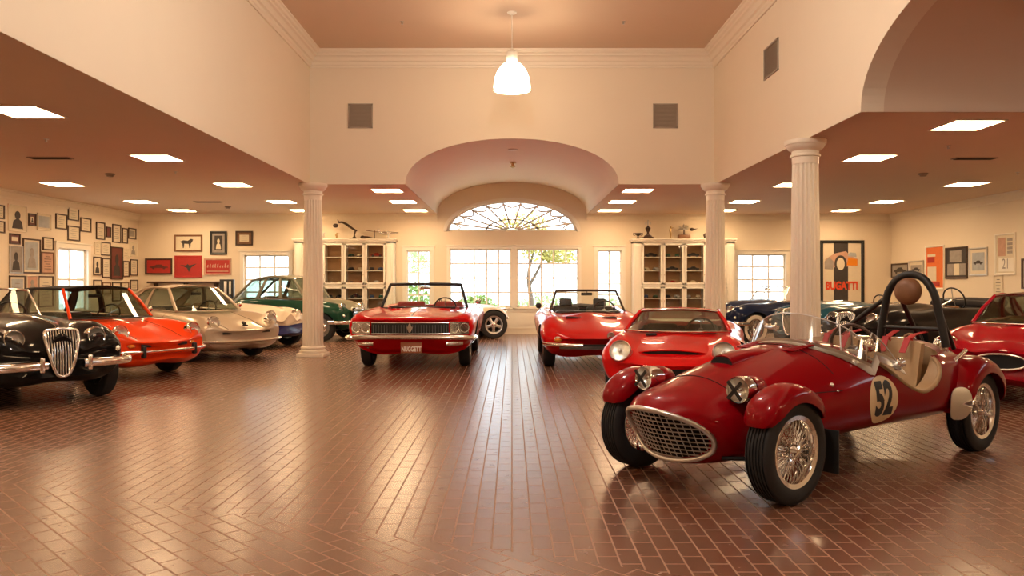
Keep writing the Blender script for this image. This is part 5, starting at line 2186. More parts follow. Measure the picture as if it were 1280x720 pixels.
# ---- low red coupe behind the racing car
def red_gt():
    t = car('low red coupe with covered round headlights, behind the number 52 racing car', 2.21, 10.35, -.26, -.966)
    st = [sec(1.9, .24, .5, .62, .34, .63, .42, .52, .47, .3, .47, .47, .18),
          sec(1.75, .19, .64, .74, .38, .75, .49, .60, .56, .35, .53, .53, .09),
          sec(1.5, .17, .70, .79, .40, .80, .56, .63, .675, .36, .585, .585, .02),
          sec(1.15, .16, .72, .81, .42, .81, .61, .62, .755, .38, .665, .67),
          sec(.6, .16, .74, .80, .42, .80, .66, .66, .74, .45, .73, .75),
          sec(0, .16, .74, .80, .45, .80, .66, .70, .74, .5, .74, .75),
          sec(-.6, .16, .74, .81, .45, .81, .68, .66, .78, .5, .76, .76),
          sec(-1.15, .16, .74, .83, .45, .83, .68, .64, .82, .4, .8, .8),
          sec(-1.5, .26, .68, .77, .5, .77, .67, .58, .79, .3, .79, .79),
          sec(-1.68, .40, .58, .66, .52, .66, .62, .5, .70, .3, .70, .70)]
    cock = round_poly([(.42, .50), (.42, -.50), (-.72, -.54), (-.72, .54)], .10)
    # air intake slot across the bonnet
    cut = MB()
    cut.prism(round_poly([(-.36, -.012), (.36, -.012), (.36, .03), (-.36, .03)], .015, 3), 1.30, 1.80, lambda u, v, w: (w, u, v + .565 - (w - 1.5) * .0), 1)
    me = body_mesh(st, [(1.15, .32, .37, .52), (-1.15, .32, .37, .52)], cock, [RED, M['well'], M['blackleather']], .28)
    link('body', me, t)
    bv = bvh_of(me)
    add_wheels(t, 1.15, -1.15, .69, .70, .32, .20, .18, 'wire', M['satin'])
    # bonnet intake: raised red lip with a black mouth
    m = MB()
    rows = []
    for k in range(9):
        y = -.40 + .8 * k / 8
        e = 1 - (abs(y) / .42) ** 4
        rows.append([(1.62 - .05 * (y / .4) ** 2, y, top_z(bv, 1.62, y * .9) + .002 + .050 * e), (1.45, y, top_z(bv, 1.45, y * .9) + .004 + .050 * e), (1.15, y, top_z(bv, 1.15, y * .85) + .004 + .02 * e), (.85, y * .9, top_z(bv, .85, y * .8) + .002)])
    m.slab(rows, (0, 0, -.012))
    hb = m.build('bonnet_scoop', RED, t)
    m = MB()
    m.slab([[(1.605 - .05 * (y / .4) ** 2, y, top_z(bv, 1.6, y * .9) - .01) for y in [-.37 + .74 * k / 8 for k in range(9)]],
            [(1.605 - .05 * (y / .4) ** 2, y, top_z(bv, 1.6, y * .9) + .040 * (1 - (abs(y) / .42) ** 4)) for y in [-.37 + .74 * k / 8 for k in range(9)]]], (-.02, 0, 0))
    m.build('intake_mouth', M['well'], hb)
    for s in (1, -1):
        headlight(t, (1.725, s * .565, .60), (1, s * .12, .40), .112, M['satin'], deep=.16, bowl=.3)
    greenhouse(t, (.56, .64, .765), (.14, .50, .99), (-.62, .47, .975), (-1.30, .55, .83),
               [(.03, .44, 'glass'), (.44, .50, RED), (.50, .80, 'glass'), (.80, 1.0, RED)], RED, RED, None, None, None, .20, .06, .10, .05, .035, trim=M['chrome'])
    m = MB()
    m.box((.34, 0, .72), (.20, .96, .10), bev=.03)
    m.build('dashboard', M['blackleather'], t)
    steering_wheel(t, (.14, .28, .76), .17, M['darkwood'])
    for y in (.27, -.27):
        seat(t, -.32, y, .26, M['blackleather'], .44, .42)
    m = MB()
    m.slab([[(1.84 - .1 * (y / .4) ** 2, y, .33) for y in (-.36, -.18, 0, .18, .36)], [(1.86 - .1 * (y / .4) ** 2, y, .42) for y in (-.36, -.18, 0, .18, .36)]], (.03, 0, 0))
    m.build('nose_intake', M['well'], t)
    seam_on(t, bv, [[(.42, .70), (.40, .40), (.36, .24)], [(-.52, .72), (-.58, .45), (-.55, .24)]])
    m = MB()
    m.box((.60, .22, .785), (.012, .46, .010), rot=Matrix.Rotation(.15, 3, 'Z'))
    m.box((.62, -.24, .785), (.012, .46, .010), rot=Matrix.Rotation(.10, 3, 'Z'))
    m.build('wiper', M['black'], t)
    m = MB()
    m.box((.78, -.30, top_z(bv, .78, -.3) + .01), (.10, .13, .03), bev=.01)
    m.build('bonnet_catch', M['black'], t)
    return t


# ---- rear-engined coupes
P_ST = [sec(1.98, .28, .55, .66, .42, .67, .5, .56, .545, .35, .54, .54, .17),
        sec(1.86, .23, .66, .75, .44, .755, .54, .64, .63, .40, .565, .565, .08),
        sec(1.70, .21, .69, .79, .45, .79, .59, .64, .715, .41, .615, .61, .03),
        sec(1.50, .20, .70, .80, .46, .80, .63, .64, .775, .42, .675, .675),
        sec(1.1, .20, .70, .80, .46, .80, .66, .64, .815, .42, .755, .765),
        sec(.6, .20, .70, .79, .46, .79, .68, .66, .825, .45, .825, .85),
        sec(0, .20, .70, .79, .46, .79, .72, .72, .835, .5, .84, .86),
        sec(-.6, .20, .70, .79, .46, .79, .72, .72, .845, .5, .85, .87),
        sec(-1.1, .20, .72, .82, .46, .82, .7, .70, .86, .45, .88, .90),
        sec(-1.7, .26, .7, .78, .46, .78, .62, .62, .74, .4, .76, .77),
        sec(-2.1, .34, .60, .68, .46, .68, .55, .52, .6, .3, .6, .6, -.12)]
P_COCK = round_poly([(.52, .58), (.52, -.58), (-1.05, -.58), (-1.05, .58)], .12)


def rear_engined(label, x, d, hx, hy, pm, roofm, B_hoop, zs=1.0, older=False):
    t = car(label, x, d, hx, hy)
    st = P_ST if not older else scaled(P_ST, .955, 1.02, 1.02)
    xf = 1.1 if not older else 1.05
    me = body_mesh(st, [(xf, .32, .36, .52), (-xf, .32, .36, .52)], P_COCK, [pm, M['well'], M['blackleather']], .30)
    link('body', me, t)
    bv = bvh_of(me)
    add_wheels(t, xf, -xf, .68, .68, .315, .20, .165, 'steel', M['chrome'] if not older else M['satin'])
    hx_, hz = (1.72, .665) if not older else (1.645, .68)
    for s in (1, -1):
        headlight(t, (hx_ + .055, s * .605, hz + .012), (1, s * .10, .25), .100)
    fx_ = 2.0 if not older else 1.91
    if older:
        bar(t, [(1.45, .84, .37), (1.72, .76, .365), (fx_ - .03, .45, .36), (fx_ + .035, 0, .36), (fx_ - .03, -.45, .36), (1.72, -.76, .365), (1.45, -.84, .37)], .042, pm, 'bumper', .6)
        bar(t, [(1.47, .865, .375), (1.74, .79, .37), (fx_ - .01, .46, .365), (fx_ + .06, 0, .365), (fx_ - .01, -.46, .365), (1.74, -.79, .37), (1.47, -.865, .375)], .012, M['chrome'], 'bumper_trim')
        m = MB()
        m.lathe([(.02, 0), (.045, .0), (.045, .015), (.02, .02)], 16, 0, aim((1.70, 0, .655), (.6, 0, .8)))
        m.box((1.74, 0, .62), (.10, .05, .03), bev=.01)
        m.build('bonnet_handle', M['black'], t)
        for s in (1, -1):
            m = MB()
            m.box((front_x(bv, s * .40, .50)[0] + .006, s * .40, .50), (.02, .18, .035), bev=.008)
            m.build('horn_grille', M['black'], t)
    else:
        bar(t, [(1.50, .83, .40), (1.74, .79, .40), (fx_ - .05, .52, .40), (fx_ + .02, 0, .40), (fx_ - .05, -.52, .40), (1.74, -.79, .40), (1.50, -.83, .40)], .045, pm, 'bumper', .7)
        bar(t, [(1.52, .865, .415), (1.76, .82, .415), (fx_ - .02, .53, .415), (fx_ + .055, 0, .415), (fx_ - .02, -.53, .415), (1.76, -.82, .415), (1.52, -.865, .415)], .016, M['chrome'], 'bumper_trim')
        m = MB()
        for s in (1, -1):
            m.box((fx_ + .005, s * .42, .41), (.075, .055, .17), bev=.02)
        m.build('overrider', M['black'], t)
        for s in (1, -1):
            xx, n = front_x(bv, s * .50, .50)
            lampdot(t, (xx + .006, s * .50, .49), (1, s * .3, 0), .05, M['amber'], 'indicator', .5)
            m = MB()
            m.box((front_x(bv, s * .30, .49)[0] + .004, s * .30, .485), (.02, .16, .045), bev=.008)
            m.build('horn_grille', M['black'], t)
    k = .955 if older else 1.0
    if B_hoop:
        greenhouse(t, (.74, .66, .845), (.36, .53, 1.275), (-1.00, .50, 1.235), (-1.34, .58, .90),
                   [(.03, .52, 'glass'), (.52, .58, M['canvas']), (.58, .90, 'glass'), (.90, 1.0, M['canvas'])], roofm, roofm, M['canvas'], None, None, .20, .06, .06, .03, .045, trim=M['black'], pr=.021, apillar=pm)
    else:
        greenhouse(t, (.70, .66, .86), (.22, .50, 1.265), (-.62, .49, 1.245), (-1.40, .56, .91),
                   [(.03, .46, 'glass'), (.46, .53, pm), (.53, .82, 'glass'), (.82, 1.0, pm)], roofm, pm, pm, None, None, .18, .05, .12, .05, .055, trim=M['chrome'], pr=.026)
    m = MB()
    m.box((.44, 0, .80), (.22, 1.06, .12), bev=.04)
    m.build('dashboard', M['black'], t)
    steering_wheel(t, (.20, .30, .86), .19)
    for y in (.30, -.30):
        seat(t, -.30, y, .30, M['blackleather'] if B_hoop else M['tan'], .48, .48)
    mirror_in(t, (.30, 0, 1.17))
    seam_on(t, bv, [[(.46, .82), (.44, .5), (.42, .3), (-.42, .3), (-.48, .5), (-.46, .83)]])
    m = MB()
    for s in (1, -1):
        m.box((.80, s * .25, .865), (.014, .46, .012), rot=Matrix.Rotation(s * .1, 3, 'Z'))
    m.build('wiper', M['black'], t)
    # front bonnet lid outline
    m = MB()
    for s in (1, -1):
        m.tube([(x, s * (.42 - .05 * (x - .8)), top_z(bv, x, s * (.42 - .05 * (x - .8))) + .001) for x in [.78 + .1 * q for q in range(11)]], .003, 5)
    m.build('bonnet_gap', M['well'], t)
    side_mirror(t, (.55, .72, .83), 1)
    return t


# ---- roadsters with separate swelling wings
R_ST = [sec(1.88, .32, .50, .60, .45, .61, .57, .48, .64, .26, .62, .80, .14),
        sec(1.80, .28, .62, .71, .48, .72, .63, .54, .75, .30, .69, .86, .08),
        sec(1.66, .26, .67, .77, .49, .77, .66, .56, .84, .32, .74, .90, .03),
        sec(1.3, .24, .70, .81, .50, .81, .71, .60, .905, .36, .85, .96),
        sec(.85, .24, .71, .81, .50, .81, .72, .62, .89, .40, .91, .985),
        sec(.4, .24, .71, .79, .50, .79, .72, .64, .90, .42, .96, 1.005),
        sec(-.1, .24, .70, .78, .50, .78, .72, .66, .90, .45, .93, .95),
        sec(-.75, .24, .70, .79, .50, .79, .72, .64, .90, .45, .93, .95),
        sec(-1.3, .24, .70, .82, .50, .82, .72, .60, .92, .40, .92, .94),
        sec(-1.9, .32, .62, .72, .52, .72, .66, .50, .78, .30, .80, .81),
        sec(-2.25, .40, .48, .54, .50, .54, .58, .36, .62, .2, .63, .63, -.1)]
R_COCK = round_poly([(-.02, .56), (-.02, -.56), (-.85, -.58), (-.85, .58)], .14)


def roadster(label, x, d, hx, hy, mats, rim, white=False, sc=(1, 1, 1), grille=True, screen=True, seatm=None, hood=False, swheel=None, matfn=None, sw_z=0, style='wire', bump=True, ws=0.0, hl=(1.755, .43, .755)):
    t = car(label, x, d, hx, hy)
    st = scaled(R_ST, *sc)
    a, b_, c = sc
    me = body_mesh(st, [(1.3 * a, .34, .385, .54 * b_), (-1.3 * a, .34, .385, .54 * b_)], [(p[0] * a, p[1] * b_) for p in R_COCK], [mats[0], M['well'], M['blackleather'], mats[-1]], .32, matfn)
    link('body', me, t)
    bv = bvh_of(me)
    add_wheels(t, 1.3 * a, -1.3 * a, .69 * b_, .69 * b_, .345, .215, .155, style, rim, white)
    for s in (1, -1):
        headlight(t, (hl[0] * a, s * hl[1] * b_, hl[2] * c), (1, s * .05, .05), .094)
        lampdot(t, (1.84 * a - .05, s * .66 * b_, .60 * c), (1, s * .4, 0), .028, M['lens'], 'side_lamp')
    if grille:
        # tall tapering oval grille with upright bars
        gx = 1.885 * a
        def gp(z):                      # half width of the opening at a height
            return pchip([.335, .350, .40, .50, .62, .74, .81, .845, .860], [.012, .050, .085, .120, .150, .172, .172, .150, .012], z)
        Z = [.335 + .525 * k / 28 for k in range(29)]
        def gX(z): return gx + .030 - .10 * ((z - .45) / .5) ** 2
        left = [(gX(z * 1), gp(z) * b_, z * c) for z in Z]
        right = [(q[0], -q[1], q[2]) for q in reversed(left)]
        m = MB()
        m.tube(left + right, .018, 10, closed=True)
        g = m.build('grille', M['chrome'], t)
        m = MB()
        for k in range(11):
            y = (-1 + 2 * (k + .5) / 11) * .155
            zs = [z for z in Z if gp(z) > abs(y) + .004]
            if len(zs) > 1:
                m.tube([(gX(z) + .004, y * b_, z * c) for z in (zs[0], zs[len(zs) // 2], zs[-1])], .0075, 6)
        m.build('grille_ribs', M['chrome'], g)
        m = MB()
        m.slab([[(gX(z) - .03, gp(z) * s * b_, z * c) for s in (-1, -.5, 0, .5, 1)] for z in Z], (.008, 0, 0))
        m.build('grille_shadow_panel', M['well'], g)
    if bump:
        zb_ = .47 * c
        for s in (1, -1):
            bar(t, [(1.56 * a, s * .86 * b_, zb_), (1.86 * a, s * .76 * b_, zb_), (1.97 * a, s * .42 * b_, zb_), (1.98 * a, s * .19 * b_, zb_)], .030, M['chrome'], 'bumper', 1.5)
            m = MB()
            m.box((1.99 * a, s * .25, zb_ + .01), (.06, .05, .17), bev=.02, seg=3)
            m.build('overrider', M['chrome'], t)
    if screen:
        w, pt = windscreen(t, .16 * a + ws, .985 * c, .60 * b_, .20, .06, -.12 * a + ws, 1.29 * c, .53 * b_, .14, .02, M['chrome'], .010, True)
        mirror_in(t, (-.08 * a + ws, 0, 1.23 * c), M['chrome'])
    m = MB()
    m.box((-.06 * a, 0, .90 * c), (.14, 1.04 * b_, .12), bev=.03)
    m.build('dashboard', M['midwood'], t)
    steering_wheel(t, (-.26 * a, .30 * b_, .93 * c + sw_z), .205, M['black'], M['satin'], .35, 4)
    for y in (.29, -.29):
        seat(t, -.54 * a, y * b_, .36, seatm or M['tan'], .50, .48 * c)
    if hood:
        m = MB()
        for k in range(4):
            P_ = [(-.82 * a - .10 * k, s_ * .60 * b_, .97 * c + .02 * (1 - abs(s_)) + .035 * (k % 2)) for s_ in (-1, -.6, 0, .6, 1)]
            m.tube(crom(P_, 4), .065, 10)
        m.build('folded_hood', M['canvas'], t)
    seam_on(t, bv, [[(.20 * a, .90 * c), (.16 * a, .5), (.14 * a, .32)], [(-.62 * a, .86 * c), (-.66 * a, .5), (-.64 * a, .32)]])
    m = MB()
    m.tube([(x_ * a, 0, top_z(bv, x_ * a, 0) + .003) for x_ in (1.9, 1.7, 1.4, 1.1, .8, .5)], .006, 6)
    m.build('bonnet_trim', M['chrome'], t)
    return t


# ---- rounded two-tone saloon
S_ST = [sec(1.72, .34, .46, .54, .5, .55, .62, .42, .72, .24, .74, .84, .14),
        sec(1.58, .30, .56, .66, .52, .67, .68, .52, .82, .30, .82, .92, .06),
        sec(1.1, .28, .62, .72, .54, .72, .76, .58, .92, .36, .93, .99),
        sec(.6, .28, .63, .72, .54, .72, .78, .62, .93, .42, .97, 1.01),
        sec(0, .28, .63, .72, .54, .72, .80, .66, .96, .5, .98, 1.0),
        sec(-.6, .28, .63, .73, .54, .73, .80, .66, .97, .5, .98, 1.0),
        sec(-1.05, .28, .63, .74, .54, .74, .80, .62, .97, .4, .97, .99),
        sec(-1.45, .34, .56, .66, .54, .66, .72, .52, .84, .3, .86, .87),
        sec(-1.70, .42, .46, .54, .54, .54, .62, .38, .66, .2, .68, .68, -.1)]


def green_saloon():
    t = car('dark green saloon with grey-green roof, behind the left column', -5.34, 19.27, .97, -.25)
    cock = round_poly([(.42, .54), (.42, -.54), (-1.05, -.52), (-1.05, .52)], .12)
    me = body_mesh(S_ST, [(1.08, .33, .37, .48), (-1.08, .33, .37, .48)], cock, [GREEN, M['well'], M['tan'], SAGE], .36, lambda c, k: 3 if k > 5.2 else 0)
    link('body', me, t)
    bv = bvh_of(me)
    add_wheels(t, 1.08, -1.08, .63, .63, .33, .21, .15, 'steel', M['satin'])
    for s in (1, -1):
        headlight(t, (1.56, s * .50, .80), (1, s * .08, .05), .088)
        lampdot(t, (1.60, s * .56, .60), (1, s * .4, 0), .03, M['lens'], 'side_lamp')
    m = MB()
    for k in range(7):
        z = .50 + .045 * k
        hw = .30 - .035 * abs(k - 3)
        m.tube([(1.70 - .12 * (y / .6) ** 2 + .03, y, z) for y in (-hw, -hw / 2, 0, hw / 2, hw)], .012, 8)
    g = m.build('grille', M['chrome'], t)
    m = MB()
    m.slab([[(1.70 - .12 * (y / .6) ** 2 + .01, y, z) for y in (-.28, -.14, 0, .14, .28)] for z in (.49, .78)], (.01, 0, 0))
    m.build('grille_shadow_panel', M['well'], g)
    bar(t, [(1.30, .76, .45), (1.60, .68, .45), (1.80, .34, .45), (1.82, 0, .45), (1.80, -.34, .45), (1.60, -.68, .45), (1.30, -.76, .45)], .038, M['chrome'], 'bumper', 1.2)
    for s in (1, -1):
        bar(t, [(1.80, s * .30, .36), (1.84, s * .30, .48), (1.80, s * .29, .60)], .026, M['chrome'], 'overrider')
    greenhouse(t, (.62, .60, 1.0), (.26, .50, 1.47), (-.85, .49, 1.44), (-1.42, .52, .93),
               [(.03, .30, 'glass'), (.30, .35, SAGE), (.35, .62, 'glass'), (.62, .67, SAGE), (.67, .93, 'glass')], SAGE, SAGE, SAGE,
               (-.35, .63, 1.0), (-.25, .55, 1.53), .14, .05, .08, .05, .05, trim=M['chrome'], pr=.03)
    m = MB()
    m.box((.40, 0, .95), (.16, 1.0, .14), bev=.04)
    m.build('dashboard', M['midwood'], t)
    steering_wheel(t, (.16, .28, 1.02), .2, M['beige'])
    for y in (.28, -.28):
        seat(t, -.22, y, .42, M['tan'], .48, .52)
    seat(t, -.86, 0, .44, M['tan'], .96, .46)
    seam_on(t, bv, [[(.42, .96), (.40, .6), (.36, .36), (-.40, .36), (-.45, .96)]])
    side_mirror(t, (.75, -.66, .93), -1)
    m = MB()
    m.tube([(x_, 0, top_z(bv, x_, 0) + .006) for x_ in (1.66, 1.5, 1.2, .9, .7)], .009, 6)
    m.build('bonnet_trim', M['chrome'], t)
    return t


# ---- red coupe at the right edge
def crimson_coupe():
    t = car('crimson coupe cut by the right edge, behind the tail of the racing car', 6.74, 9.95, -.71, -.70)
    st = [[(p[0] * 1.0, p[1] * .98, p[2] * 1.02) for p in s] for s in P_ST]
    st[0] = sec(1.95, .30, .50, .62, .44, .63, .54, .52, .62, .30, .60, .64, .14)
    st[1] = sec(1.84, .25, .62, .72, .46, .73, .60, .58, .70, .38, .64, .68, .07)
    st[2] = sec(1.70, .22, .67, .77, .47, .775, .63, .60, .755, .40, .69, .72, .02)
    me = body_mesh(st, [(1.15, .32, .365, .52), (-1.15, .32, .365, .52)], P_COCK, [CRIMSON, M['well'], M['tan']], .30)
    link('body', me, t)
    bv = bvh_of(me)
    add_wheels(t, 1.15, -1.15, .67, .67, .32, .20, .165, 'wire', M['chrome'])
    for s in (1, -1):
        headlight(t, (1.76, s * .575, .655), (1, s * .08, .1), .09)
    m = MB()
    O = [(1.97 - .1 * (.26 * math.cos(a) / .6) ** 2, .26 * math.cos(a), .50 + .085 * math.sin(a)) for a in [2 * PI * k / 24 for k in range(24)]]
    m.tube(O, .014, 8, closed=True)
    g = m.build('grille', M['chrome'], t)
    m = MB()
    m.slab([[(p[0] - .004, p[1] * q, .50 + (p[2] - .50) * 1.0) for q in (1,)] + [(p[0] - .004, -p[1], p[2])] for p in O[6:19]], (.004, 0, 0))
    m.build('grille_shadow_panel', M['well'], g)
    for s in (1, -1):
        bar(t, [(1.45, s * .83, .42), (1.78, s * .74, .42), (1.95, s * .42, .415)], .028, M['chrome'], 'bumper', 1.3)
    greenhouse(t, (.62, .63, .865), (.20, .49, 1.195), (-.60, .48, 1.185), (-1.45, .54, .90),
               [(.03, .14, 'glass'), (.15, .56, 'glass'), (.56, .60, CRIMSON), (.60, .86, 'glass'), (.86, 1.0, CRIMSON)], CRIMSON, CRIMSON, CRIMSON, None, None, .18, .05, .12, .05, .04, trim=M['chrome'], pr=.022)
    m = MB()
    m.box((.42, 0, .82), (.20, 1.04, .12), bev=.04)
    m.build('dashboard', M['black'], t)
    steering_wheel(t, (.16, .30, .88), .18, M['darkwood'])
    for y in (.30, -.30):
        seat(t, -.30, y, .30, M['tan'], .46, .46)
    seam_on(t, bv, [[(.46, .82), (.44, .5), (.42, .3), (-.42, .3), (-.48, .5), (-.46, .83)]])
    return t


red_convertible()
red_spider()
red_gt()
rear_engined('orange-red coupe with black roof, between the black roadster and the silver coupe', -6.64, 12.11, .88, -.47, ORANGE, M['canvas'], True)
rear_engined('pale silver rounded coupe between the orange coupe and the left column', -6.15, 14.81, .83, -.56, SILVER, SILVER, False, older=True)
roadster('black open roadster with tall oval chrome grille, cut by the left edge', -6.47, 9.73, .81, -.59, [BLACKP], M['satin'], style='steel', seatm=M['blackleather'])
roadster('cream and blue open car squeezed between the silver coupe and the left column', -6.39, 17.2, .93, -.37, [WHITEP, NAVY2], M['satin'], False, (.98, 1, .93), grille=False, screen=False, matfn=lambda c, k: 3 if k < 3.6 else 0, bump=False)
green_saloon()
roadster('navy roadster with whitewall wire wheel, between the two right columns', 6.37, 18.69, -.93, -.37, [NAVY], M['chrome'], True, ws=.42, seatm=M['blackleather'])
roadster('teal blue open roadster right of the nearest column, below the tall poster', 7.3, 16.4, -.93, -.37, [TEAL], M['chrome'], False, screen=False, seatm=M['blackleather'])
roadster('black open roadster with bare steering wheel, seen through the roll hoop', 7.30, 13.75, -.93, -.37, [BLACKP], M['chrome'], False, (1, 1, 1.02), screen=False, seatm=M['blackleather'], hood=True, sw_z=.14)
roadster('cream sports car with black wire wheels, behind the red convertible', -1.60, 19.75, .97, .24, [WHITEP], M['satin'], False, (.78, .95, .86), grille=False, screen=False, seatm=M['tan'], style='alloy', bump=False)
crimson_coupe()
# ------------------------------------------------------------------ the number 52 racing car
DRED = paint('deep_racing_red', (0.235, 0.0006, 0.004), 0.16)


def racing_car():
    t = car('dark red open racing car with number 52 roundel, roll hoop and oval mesh grille', 2.35, 6.11, -.8, -.6, None, 'racing_car')

    def oval(x, w, zb, zt, zc=None, et=2.2, eb=2.6, bow=0.0):
        """eight points of a half section, bottom centre to top centre"""
        zc = zc if zc is not None else (zb + zt) / 2
        pts = []
        for k in range(9):
            a = -PI / 2 + PI * k / 8
            c, s = math.cos(a), math.sin(a)
            e = et if s > 0 else eb
            y = w * abs(c) ** (2 / e)
            z = zc + (zt - zc if s > 0 else zc - zb) * math.copysign(abs(s) ** (2 / e), s)
            if k in (0, 8):
                y = 0.0
            pts.append((x - bow * (y / w) ** 2, y, z))
        return pts
    MOUTH = oval(1.78, .345, .215, .560, .38, 2.0, 2.2, .15)
    MOUTH = [(p[0] + .60 * (p[2] - .38), p[1], p[2]) for p in MOUTH]
    LEAN = .60
    L2 = oval(1.68, .405, .185, .635, .39, 2.0, 2.3, .12)
    L2 = [(p[0] + .42 * (p[2] - .38), p[1], p[2]) for p in L2]
    st = [MOUTH, L2,
          oval(1.48, .45, .18, .71, .41, 2.0, 2.4, .04),
          oval(1.2, .475, .18, .785, .43, 1.9, 2.5),
          oval(.85, .52, .20, .855, .48, 1.9, 2.6),
          oval(.5, .57, .23, .905, .52, 2.0, 2.8),
          oval(.2, .60, .25, .925, .54, 2.1, 3.0),
          oval(-.25, .63, .26, .90, .55, 2.4, 3.2),
          oval(-.8, .66, .26, .885, .55, 2.6, 3.2),
          oval(-1.15, .64, .26, .89, .55, 2.3, 3.0),
          oval(-1.5, .56, .30, .84, .55, 2.0, 2.6),
          oval(-1.85, .38, .38, .74, .56, 2.0, 2.2),
          oval(-2.06, .20, .46, .64, .56, 2.0, 2.0)]
    # cuts: rear wheel wells, cockpit trough, low cut sides
    side = MB()
    P_ = crom([(.16, 1.05), (.06, .84), (-.08, .70), (-.26, .59), (-.46, .545), (-.62, .60), (-.73, .72), (-.775, .86), (-.80, 1.05)], 5)
    side.prism([(p.x, p.y) for p in [Vector(q) for q in P_]], -1.0, 1.0, lambda u, v, w: (u, w, v), 2)
    tub = MB()
    tub.prism(round_poly([(.10, .50), (.10, -.50), (-.98, -.54), (-.98, .54)], .16), .30, 1.6, mi=2)
    wells = MB()
    for s in (1, -1):
        for x in (1.29, -1.29):
            a, b_ = (.50, .9) if x > 0 else (.48, .9)
            cyl_y(wells, x, .325, .385 if x > 0 else .40, min(s * a, s * b_), max(s * a, s * b_), 1)
    mouth = MB()
    # hollow behind the grille
    rr_ = []
    for dx, k in ((.30, .93), (-.22, .86)):
        ring_ = MOUTH + [(p[0], -p[1], p[2]) for p in reversed(MOUTH[1:-1])]
        ring_ = crom(ring_, 4, True)
        c = sum(ring_, Vector()) / len(ring_)
        rr_.append([Vector((p.x + dx, c.y + (p.y - c.y) * k, c.z + (p.z - c.z) * k)) for p in ring_])
    mouth.grid(rr_, 1, cv=True)
    n = len(rr_[0])
    mouth.add(rr_[0], [list(range(n))], 1)
    mouth.add(rr_[1], [list(reversed(range(n)))], 1)
    me = body_mesh(st, None, None, [DRED, M['well'], M['beige']], nx=110, ns=8, extra_cuts=[mouth, wells, side, tub], rnd=0.0)
    link('body', me, t)
    bv = bvh_of(me)

    # oval grille: polished surround and mesh
    ring_ = crom(MOUTH + [(p[0], -p[1], p[2]) for p in reversed(MOUTH[1:-1])], 6, True)
    m = MB()
    m.tube([p + Vector((.004, 0, 0)) for p in ring_], .017, 10, closed=True)
    g = m.build('grille', M['satin'], t)
    m = MB()
    zc = .385

    def gx(y, z): return 1.78 - .15 * (y / .345) ** 2 + LEAN * (z - .38) - .012

    def hw(z):
        v = [abs(p.y) for p in ring_ if abs(p.z - z) < .02]
        return max(v) if v else 0
    for k in range(11):
        z = .238 + .298 * k / 10
        h_ = max(.02, hw(z) - .004)
        m.tube([(gx(y, z), y, z) for y in [-h_ + 2 * h_ * q / 14 for q in range(15)]], .0042, 6)
    zt_, zb_ = .560, .215
    for k in range(17):
        y = -.325 + .65 * k / 16
        zs = [p.z for p in ring_ if abs(p.y - y) < .02]
        if len(zs) > 1 and max(zs) - min(zs) > .04:
            m.tube([(gx(y, z) - .006, y, z) for z in (min(zs), (min(zs) + max(zs)) / 2, max(zs))], .0035, 6)
    m.build('grille_mesh', M['satin'], g)
    # wheels
    add_wheels(t, 1.29, -1.29, .625, .625, .325, .215, .175, 'wire', M['chrome'], False, True)
    # front wings: close fitting cycle wings with rounded tips
    def wing(name, cx, y0, y1, r0, a0, a1, skirt, s, rear=False):
        rows = []
        N = 26
        for i in range(N + 1):
            u = i / N
            a = math.radians(a0 + (a1 - a0) * u)
            tip = min(1.0, (min(u, 1 - u) * (5.5 if not rear else 7)) ** .5 + .02) if not rear else min(1.0, ((1 - u) * 7) ** .5 + .02)
            yc, hw_ = (y0 + y1) / 2, (y1 - y0) / 2
            row = []
            for j in range(15):
                b_ = PI * j / 14
                cy = -math.cos(b_)
                dome = math.sin(b_) ** .75
                r = r0 + (.060 * dome - skirt * (1 - dome)) * tip
                yy = yc + hw_ * (abs(cy) ** .8 * math.copysign(1, cy)) * (0.55 + .45 * tip)
                row.append(Vector((cx + r * math.cos(a), s * yy, .325 + r * math.sin(a))))
            rows.append(row)
        m_ = MB()
        m_.slab(rows, -.008 * (1 if s > 0 else -1))
        o = m_.build(name, DRED, t)
        return rows
    for s in (1, -1):
        wing('front_wing', 1.29, .50, .735, .345, 30, 150, .040, s)
        r = wing('rear_wing', -1.29, .44, .755, .375, 2, 172, .060, s)
        # stay of the front wing
        m = MB()
        m.tube([(1.42, s * .42, .52), (1.46, s * .60, .56)], .012, 8)
        m.tube([(1.05, s * .48, .50), (1.00, s * .60, .52)], .012, 8)
        m.tube([(1.29, s * .40, .33), (1.29, s * .56, .325)], .03, 10)
        m.tube([(1.55, s * .34, .26), (1.29, s * .54, .25)], .014, 8)
        m.build('wing_stay', M['black'], t)
        # polished stone guard ahead of the rear wheel
        m = MB()
        rows = []
        for f in (.03, .35, .7, .9, 1.0):
            row = []
            for k in range(33):
                a = 2 * PI * k / 32
                u = math.copysign(abs(math.cos(a)) ** .75, math.cos(a)) * f
                v = math.copysign(abs(math.sin(a)) ** .75, math.sin(a)) * f
                row.append((-.865 - .085 * u - .02 * v, s * (.695 + .040 * u + .018 * (1 - v * v)), .425 + .125 * v))
            rows.append(row)
        m.slab(rows, (0, s * .006, 0))
        m.build('stone_guard', M['satin'], t)
        # headlights on the nose shoulders
        headlight(t, (1.46, s * .40, .685), (1, s * .06, .03), .078, deep=.12)
        m = MB()
        m.lathe([(.083, -.02), (.082, -.08), (.06, -.17), (.02, -.22), (0, -.225)], 24, 0, aim((1.40, s * .40, .685), (1, s * .06, .03)))
        m.build('headlight_shell', DRED, t)
        m = MB()
        for q in (1, -1):
            m.box((1.505, s * .40 + .0, .685), (.006, .022, .150), rot=Matrix.Rotation(q * .75, 3, 'X'))
        m.build('headlight_tape', M['black'], t, False)
        # arm trim around the low cut side
        pts = [Vector(p) for p in P_[4:-4]]
        P3 = []
